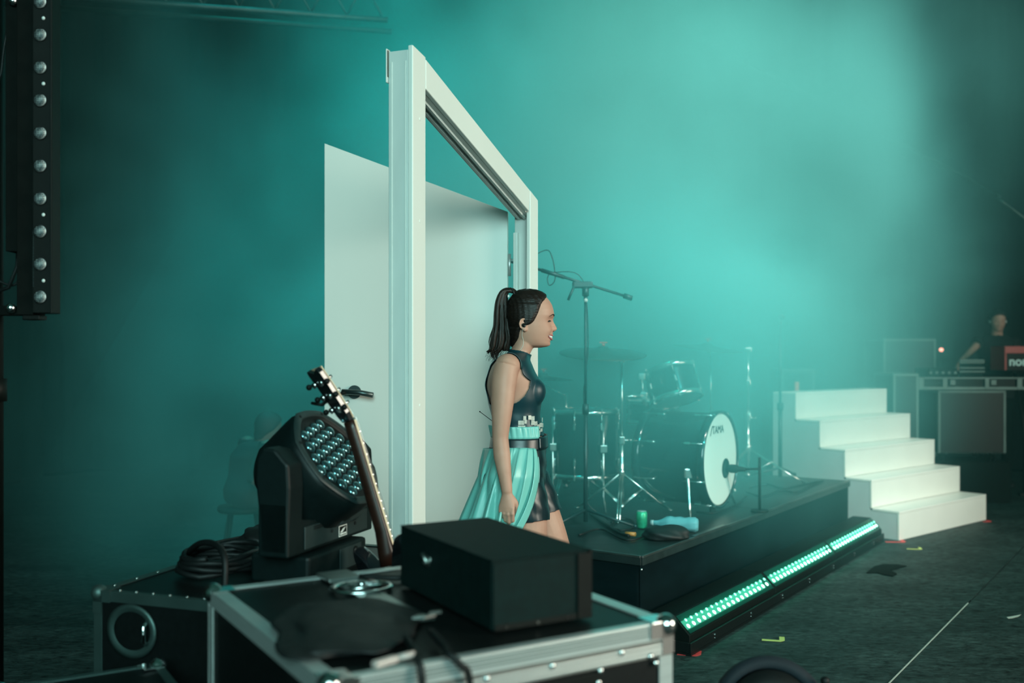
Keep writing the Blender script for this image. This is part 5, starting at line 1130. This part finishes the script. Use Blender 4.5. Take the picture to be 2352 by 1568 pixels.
# overskirt: pleated panel from the near hip round the back to the far side
n_, m_ = 150, 34
TP = spline([S(1231, 1029, -.118), S(1212, 1028, -.150), S(1180, 1028, -.160), S(1152, 1028, -.140), S(1134, 1029, -.085), S(1128, 1029, .0), S(1134, 1029, .085), S(1155, 1029, .140)], 22)
BP = spline([S(1196, 1216, -.175), S(1172, 1222, -.215), S(1135, 1228, -.235), S(1093, 1228, -.190), S(1066, 1226, -.10), S(1055, 1224, .0), S(1068, 1222, .11), S(1110, 1220, .17)], 22)
a = MB(); vs = []
for j in range(m_+1):
    t = j/m_; row = []
    for i in range(len(TP)):
        s = i/(len(TP)-1); p = TP[i].lerp(BP[i], t); tg = (BP[min(i+1, len(BP)-1)]-BP[max(i-1, 0)]); nv = Vector((-tg.y, tg.x, 0)).normalized()*-1
        am = (.004+.016*t**.8); ph = 2*PI*(9.0*s+.35*math.sin(5*s)); q = am*(math.sin(ph)+.30*math.sin(2.3*ph+1+2*t))
        if s < .03: q *= s/.03
        p = p+nv*q; p.x += .034*4*t*(1-t)*max(0, 1-s*5); p.z += .010*math.sin(ph*.5)*t
        row_ = HY-(p.z-H)/SY*F; tx_, hx_, hy_, _z = tor(min(row_, 1120)); hy_ = max(hy_, .14+.045*min(1, t*3))+.022+.012*min(1, t*4)+q*.6; hx_ += .024+.012*(p.x < tx_)+q*.6
        u_ = math.hypot((p.x-tx_)/hx_, p.y/hy_)
        if u_ < 1: p.y = math.copysign(hy_*math.sqrt(max(.02, 1-min(.98, ((p.x-tx_)/hx_)**2))), p.y) if i < len(TP)*.45 else p.y/u_; p.x = p.x if i < len(TP)*.45 else tx_+(p.x-tx_)/u_
        row.append(a.bm.verts.new(p))
    vs.append(row)
for j in range(m_):
    for i in range(len(TP)-1): f = a.bm.faces.new((vs[j][i], vs[j][i+1], vs[j+1][i+1], vs[j+1][i])); f.smooth = True
o = a.build('overskirt', M['turq'], sg); s = o.modifiers.new('t', 'SOLIDIFY'); s.thickness = .0025
hem = MB(); hem.tube([v for v in [TP[0]*(1-t)+BP[0]*t+Vector((.034*4*t*(1-t)+.001, -.002, 0)) for t in [k/20 for k in range(21)]]], .0018, 8); hem.build('hem', M['turq'], sg, smooth=True)
# hair cap
HL = np.array([(660, 1266), (681, 1256), (690, 1249), (700, 1241), (715, 1236), (728, 1230), (738, 1225), (744, 1219), (748, 1209), (751, 1197), (762, 1193), (775, 1190), (790, 1183), (800, 1176)], float)
a = MB(); nt = 96; rows = [665.5+i*1.9 for i in range(72)]; rg = []
root = Vector(((1180-1215)/591, 0, (735-672)/591))
for rw in rows:
    r = []
    for k in range(nt):
        t = 2*PI*k/nt; rr = min(max(rw, 667), 798); p = head_pt(rr, t, 0, 0); px = 1215+p.x*591; hl = np.interp(rw, HL[:, 0], HL[:, 1])
        dd = (hl-px)/7; mk = max(0, min(1, dd*.5+.5)); mk = mk*mk*(3-2*mk)
        rel = p-root; an = math.atan2(rel.y, rel.x+.02); ridge = .0010*math.sin(an*46+rel.length*25)+.0007*math.sin(an*83)
        off = -.006+(.0125+ridge+.002*(rw > 700))*mk; r.append(HT @ head_pt(rr, t, off, 0))
    rg.append(r)
a.rings(rg); a.build('hair', M['hair'], sg, smooth=True)
# ponytail of many locks
a = MB(); rng = random.Random(11)
for k in range(46):
    u = rng.uniform(-1, 1); v_ = rng.uniform(-1, 1); e = rng.uniform(-14, 12)
    W = lambda px, py, wx, wy=.02: S(px+u*wx, py, v_*wy)
    pts = [W(1183, 671, 3, .008), W(1172, 664+abs(v_)*4, 5, .012), W(1158, 671, 6, .018), W(1152, 692, 10, .022), W(1152, 720, 14, .024), W(1152, 750, 16, .026), W(1151, 778, 22, .028), W(1146, 800, 21, .026), W(1134+e*.8, 818+e*.8, 9, .02)]
    if u > .45: pts = pts[:-1]+[W(1150, 806, 20, .02)]
    r_ = rng.uniform(.0055, .0100); rr = [r_*.7, r_*.8, r_, r_*1.1, r_*1.15, r_*1.1, r_, r_*.8, .0008]
    P_ = spline(pts, 4); a.tube(P_, [float(np.interp(i/4, range(9), rr)) for i in range(len(P_))], 7)
for k in range(26):
    u = rng.uniform(-1, 1); v_ = rng.uniform(-1, 1); e = rng.uniform(-10, 14)
    pts = [S(1150+u*10, 700, v_*.03), S(1150+u*16, 745, v_*.034), S(1148+u*26, 785, v_*.034), S(1135+e+u*8, 812+e, v_*.03), S(1124+e, 826+rng.uniform(-8, 6), v_*.03)]
    P_ = spline(pts, 4); a.tube(P_, [.0013*(1-i/len(P_))+.0003 for i in range(len(P_))], 5)
a.build('ponytail', M['hairtail'], sg, smooth=True)
a = MB(); a.tube([S(1183, 676, -.02), S(1176, 664, -.012), S(1172, 662, .0), S(1176, 664, .012), S(1183, 676, .02), S(1184, 684, .01), S(1184, 684, -.01)], .004, 8, closed=True); a.build('hair_tie', M['lash'], sg)
a = MB(); a.box(S(1168, 680, -.024), (.007, .004, .010), bev=.002); a.build('hair_clip', M['sticker'], sg)
# face details on both sides
def facept(px, row, sy, off=.001, y=None):
    """surface point of the face with given lateral offset y"""
    best = None
    for k in range(0, 181):
        t = PI/2*k/180; p = head_pt(row, t*sy)
        if best is None or abs(abs(p.y)-y) < best[0]: best = (abs(abs(p.y)-y), p)
    p = best[1]; return HT @ (p+Vector((off, sy*off*.8, 0)))
for sy in (-1, 1):
    pts = [facept(0, r_, sy, .0012, y_) for y_, r_ in ((.016, 726.5), (.023, 723.5), (.032, 722.6), (.041, 724.5), (.047, 728))]
    P_ = spline(pts, 4); a = MB(); a.tube(P_, [float(np.interp(i/(len(P_)-1), (0, .3, 1), (.0013, .0021, .0006))) for i in range(len(P_))], 8); a.build('eyebrow', M['lash'], sg, smooth=True)
    pts = [facept(0, r_, sy, .0012, y_) for y_, r_ in ((.019, 737.8), (.025, 737.2), (.032, 737.4), (.038, 738.4), (.043, 739.6))]
    P_ = spline(pts, 4); a = MB(); a.tube(P_, [float(np.interp(i/(len(P_)-1), (0, .5, 1), (.0014, .0032, .0013))) for i in range(len(P_))], 8)
    for i in range(3, len(P_), 2): a.tube([P_[i], P_[i]+Vector((.0060, sy*.003, -.0022))], [.0006, .0002], 5)
    a.build('eyelashes', M['lash'], sg, smooth=True)
    pts = [facept(0, r_, sy, .0002, y_) for y_, r_ in ((.021, 739.3), (.030, 740), (.038, 740))]
    a = MB(); a.tube(spline(pts, 4), .0009, 8); a.build('eye', M['teeth'], sg, smooth=True)
    a = MB(); a.sph(HT @ (head_pt(760, .10*sy)+Vector((-.0035, sy*.0035, -.001))), (.0032, .0022, .0016)); a.build('nostril', M['lash'], sg)
    if sy == -1:
        em = HT @ Vector(((1203-1215)/591, -.083, (735-748)/591)); a = MB(); a.sph(em, (.0085, .005, .0085)); a.sph(em+Vector((.003, -.004, .002)), (.004, .003, .004)); a.build('in_ear_monitor', M['black'], sg)
        a = MB(); a.sph(em+Vector((.004, -.006, -.003)), (.0014, .001, .0014)); a.build('monitor_dot', M['sticker'], sg)
        a = MB(); a.tube(spline([em+Vector((-.004, 0, -.006)), S(1199, 770, -.062), S(1202, 782, -.056), S(1201, 794, -.056), S(1195, 804, -.062)], 5), .0009, 6); a.build('ear_wire', M['pale'], sg, smooth=True)
# smile: teeth between two lips
def mouth(y, row, off): return facept(0, row, -1 if y < 0 else 1, off, abs(y))
ys = [-.031, -.025, -.017, -.008, 0, .008, .017, .025, .031]
up = [mouth(y, 769.0+1.6*(1-abs(y)/.031)-0*abs(y), .0016) for y in ys]; lo = [mouth(y, 770.5+8.8*(1-(abs(y)/.031)**2), .0016) for y in ys]
a = MB(); P_ = spline(up, 3); a.tube(P_, [.0009+.0018*(1-abs(i/(len(P_)-1)*2-1)**2) for i in range(len(P_))], 8); a.build('upper_lip', M['lip'], sg, smooth=True)
a = MB(); P_ = spline(lo, 3); a.tube(P_, [.0010+.0027*(1-abs(i/(len(P_)-1)*2-1)**2) for i in range(len(P_))], 8); a.build('lower_lip', M['lip'], sg, smooth=True)
a = MB(); r0, r1 = spline([p+Vector((-.0012, 0, -.0005)) for p in up], 2), spline([p+Vector((-.0015, 0, .0008)) for p in lo], 2)
vs0 = [a.bm.verts.new(p) for p in r0]; vs1 = [a.bm.verts.new(p) for p in r1]; vs2 = [a.bm.verts.new((p+q)/2+Vector((.0016, 0, 0))) for p, q in zip(r0, r1)]
for i in range(len(r0)-1):
    for A_, B_ in ((vs0, vs2), (vs2, vs1)): f = a.bm.faces.new((A_[i], A_[i+1], B_[i+1], B_[i])); f.smooth = True
o = a.build('teeth', M['teeth'], sg); s = o.modifiers.new('t', 'SOLIDIFY'); s.thickness = .002
# radio pack antenna at the back of the belt
a = MB(); a.tube([S(1138, 972, -.03), S(1102, 945, -.05)], .0013, 6); a.sph(S(1102, 945, -.05), .0026); a.box(S(1139, 985, -.03), (.022, .05, .060), bev=.004); a.build('radio_pack', M['black'], sg)
for sy, an, hz0 in ((-1, S(1108, 1622, -.09), .06), (1, S(1312, 1630, .09), .004)):
    a = MB(); a.rings([[Vector((an.x+px_, an.y+ry*math.cos(2*PI*k/18), max(.001, cz+rz_*math.sin(2*PI*k/18)))) for k in range(18)] for px_, cz, ry, rz_ in ((-.060, hz0+.028, .020, .026), (-.037, hz0+.035, .034, .038), (.02, hz0*.8+.036, .038, .044), (.07, hz0*.4+.032, .044, .032), (.12, .024, .046, .024), (.178, .016, .030, .015))]); a.build('shoe', M['black'], sg, smooth=True)
# ---------------------------------------------------------------- other people
def simple_person(loc, rz, label, pose, shirt, hairm, skin=None, voxel=.009):
    """pose gives joints in local metres: x forward, y left, z up"""
    t = empty('person', loc, rz, label, 'person'); a = MB(); J = {k: Vector(v) for k, v in pose.items()}
    hip, ch, nk, hd = J['hip'], J['chest'], J['neck'], J['head']
    eloft(a, [((hip.x, hip.y, hip.z-.08), .10, .14), ((hip.x, hip.y, hip.z), .115, .165), ((hip*.6+ch*.4).to_tuple() and ((hip*.6+ch*.4).x, (hip*.6+ch*.4).y, (hip*.6+ch*.4).z), .105, .145), ((ch.x, ch.y, ch.z), .125, .175), ((ch*.4+nk*.6).x and ((ch*.4+nk*.6).x, (ch*.4+nk*.6).y, (ch*.4+nk*.6).z), .105, .185), ((nk.x, nk.y, nk.z-.02), .06, .09)], 28)
    a.tube([nk-Z3*.05, hd-Z3*.03], [.062, .052], 18)
    T = Matrix.Translation(hd) @ Matrix.Rotation(J['look'].z, 4, 'Z') @ Matrix.Rotation(J['look'].y, 4, 'Y'); head_rings(a, T, 1.0, 48)
    for sy, s_ in ((1, 'l'), (-1, 'r')):
        sh_ = nk*.55+ch*.45+Vector((0, sy*.185, .01)); a.sph(sh_, .058)
        a.tube([sh_, J['elb_'+s_]], [.052, .040], 16); a.sph(J['elb_'+s_], .040); a.tube([J['elb_'+s_], J['wri_'+s_]], [.039, .026], 16)
        hip_ = hip+Vector((0, sy*.09, -.03)); a.sph(hip_, .095); a.tube([hip_, J['kne_'+s_]], [.09, .062], 18); a.sph(J['kne_'+s_], .060); a.tube([J['kne_'+s_], J['ank_'+s_]], [.058, .036], 16)
        an = J['ank_'+s_]; a.rings([[Vector((an.x+q, an.y+ry*math.cos(2*PI*k/14), max(.004, zc+rz_*math.sin(2*PI*k/14)))) for k in range(14)] for q, zc, ry, rz_ in ((-.06, an.z-.06, .025, .03), (-.02, an.z-.04, .038, .045), (.08, an.z-.05, .045, .032), (.18, an.z-.065, .03, .018))])
        w_ = J['wri_'+s_]; dv = (w_-J['elb_'+s_]).normalized(); yb_ = Vector((0, sy, .3)); zf_ = -dv; yb_ = (yb_-zf_*yb_.dot(zf_)).normalized(); xb_ = yb_.cross(zf_)
        hand(a, Matrix(((xb_.x, yb_.x, zf_.x, w_.x), (xb_.y, yb_.y, zf_.y, w_.y), (xb_.z, yb_.z, zf_.z, w_.z), (0, 0, 0, 1))), 1.05)
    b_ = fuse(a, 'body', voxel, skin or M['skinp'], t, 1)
    zs = hip.z-.10
    def dist_arm(v, s_):   # distance along the upper arm, 0..1 at the elbow
        sh_ = nk*.55+ch*.45+Vector((0, (1 if s_ == 'l' else -1)*.185, .01)); e_ = J['elb_'+s_]; w_ = J['wri_'+s_]
        A = np.array(e_); W = np.array(w_); d1 = W-A; tt = ((v-A) @ d1)/(d1 @ d1); dd = np.linalg.norm(v-(A+np.clip(tt, 0, 1.8)[:, None]*d1), axis=1); return tt, dd
    def sel_shirt(v):
        ok = (v[:, 2] > zs) & (v[:, 2] < nk.z-.005)
        for s_ in 'lr':
            tt, dd = dist_arm(v, s_); ok &= ~((tt > -.05) & (dd < .075)); k_ = np.array(J['kne_'+s_]); h_ = np.array(hip)
            d1 = k_-h_; t2 = ((v-h_) @ d1)/(d1 @ d1); d2 = np.linalg.norm(v-(h_+np.clip(t2, 0, 1)[:, None]*d1), axis=1); ok &= ~((t2 > .35) & (d2 < .16))
        return ok
    garment('shirt', b_, sel_shirt, .012, shirt, t, .004)
    def sel_tr(v):
        ok = (v[:, 2] < hip.z-.02) & (v[:, 2] > .075)
        for s_ in 'lr':
            tt, dd = dist_arm(v, s_); ok &= ~((tt > -.5) & (dd < .10))
        return ok
    garment('trousers', b_, sel_tr, .010, M['blackmatte'], t, .003)
    for s_ in 'lr':
        an = J['ank_'+s_]; a = MB(); a.rings([[Vector((an.x+q, an.y+ry*math.cos(2*PI*k/14), max(.0005, zc+rz_*math.sin(2*PI*k/14)))) for k in range(14)] for q, zc, ry, rz_ in ((-.068, an.z-.06, .03, .035), (-.02, an.z-.04, .044, .052), (.08, an.z-.05, .05, .038), (.19, an.z-.065, .034, .024))]); a.build('shoe', M['rubber'], t, smooth=True)
    a = MB(); rg = []
    for i in range(26):
        rw = 665+i*4.6; r = []
        for k in range(40):
            tt = 2*PI*k/40; p = head_pt(min(max(rw, 667), 798), tt, 0, 0); px = 1215+p.x*591; hl = np.interp(rw, (660, 690, 705, 735, 760, 790), (1270, 1262, 1245, 1222, 1196, 1184)); mk = max(0, min(1, (hl-px)/12+.5)); r.append(T @ head_pt(min(max(rw, 667), 798), tt, -.006+.020*mk, 0))
        rg.append(r)
    a.rings(rg); a.build('hair', hairm, t, smooth=True)
    return t, J, T
M['tee'] = mat('dark_tee_shirt', (.006, .012, .014), .9); M['tee2'] = mat('black_shirt', (.004, .006, .006), .9)
M['hair2'] = mat('short_black_hair', (.010, .008, .007), .7)
# keyboard player, far right
kp = P(2285, 0, 10.9)
t, J, T = simple_person((kp.x, kp.y, 0), -PI/2-.18, 'man in a black shirt standing behind the keyboard desk, face lit, forearm raised', dict(hip=(0, 0, 1.05), chest=(.04, 0, 1.40), neck=(.06, 0, 1.655), head=(.10, 0, P(0, 738, 10.9).z), look=(0, .10, .0),
  elb_l=(.10, .30, 1.20), wri_l=(.36, .24, 1.26), elb_r=(.20, -.25, 1.52), wri_r=(.36, -.43, 1.37), kne_l=(.03, .11, .54), ank_l=(0, .12, .085), kne_r=(.03, -.11, .54), ank_r=(0, -.12, .085)), M['tee2'], M['hair2'], voxel=.012)
for sy in (-1, 1):
    a = MB(); a.lathe([(.035, -.012), (.038, 0), (.030, .012), (0, .013)], axisM(T @ Vector((-.02, sy*.082, -.01)), (T.to_3x3() @ Vector((0, sy, 0)))), 18); a.build('headphone_cup', M['aludull'], t)
a = MB(); a.tube([T @ Vector((-.02, .085*math.cos(k*PI/12), .01+.115*math.sin(k*PI/12))) for k in range(13)], .006, 8); a.build('headphone_band', M['black'], t, smooth=True)
# seated crew member, dim in the haze on the left
M['skindim'] = mat('skin_dim', (.16, .10, .075), .6)  # skin darkened in colour so that the figure stays dim
sp2 = P(560, 0, 6.9)
seat_z = .40
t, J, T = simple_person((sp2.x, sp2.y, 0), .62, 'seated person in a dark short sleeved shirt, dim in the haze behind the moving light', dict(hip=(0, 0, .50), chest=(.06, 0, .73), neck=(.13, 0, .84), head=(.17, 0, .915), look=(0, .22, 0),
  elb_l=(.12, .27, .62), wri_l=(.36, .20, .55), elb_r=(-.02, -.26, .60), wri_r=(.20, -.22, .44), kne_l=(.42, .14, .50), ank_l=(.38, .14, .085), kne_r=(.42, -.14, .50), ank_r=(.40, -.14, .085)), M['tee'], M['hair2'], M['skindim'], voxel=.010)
st2 = empty('stool', (sp2.x, sp2.y, 0), .15, 'low black stool under the seated person in the left haze', 'stool')
a = MB(); a.lathe([(.17, .355), (.18, .37), (.175, .392), (.0, .396)], n=28); a.build('seat', M['black'], st2)
for k in range(4):
    an = PI/4+k*PI/2; a = MB(); a.tube([(math.cos(an)*.12, math.sin(an)*.12, .354), (math.cos(an)*.19, math.sin(an)*.19, .006)], .012, 8); a.build('leg', M['black'], st2)
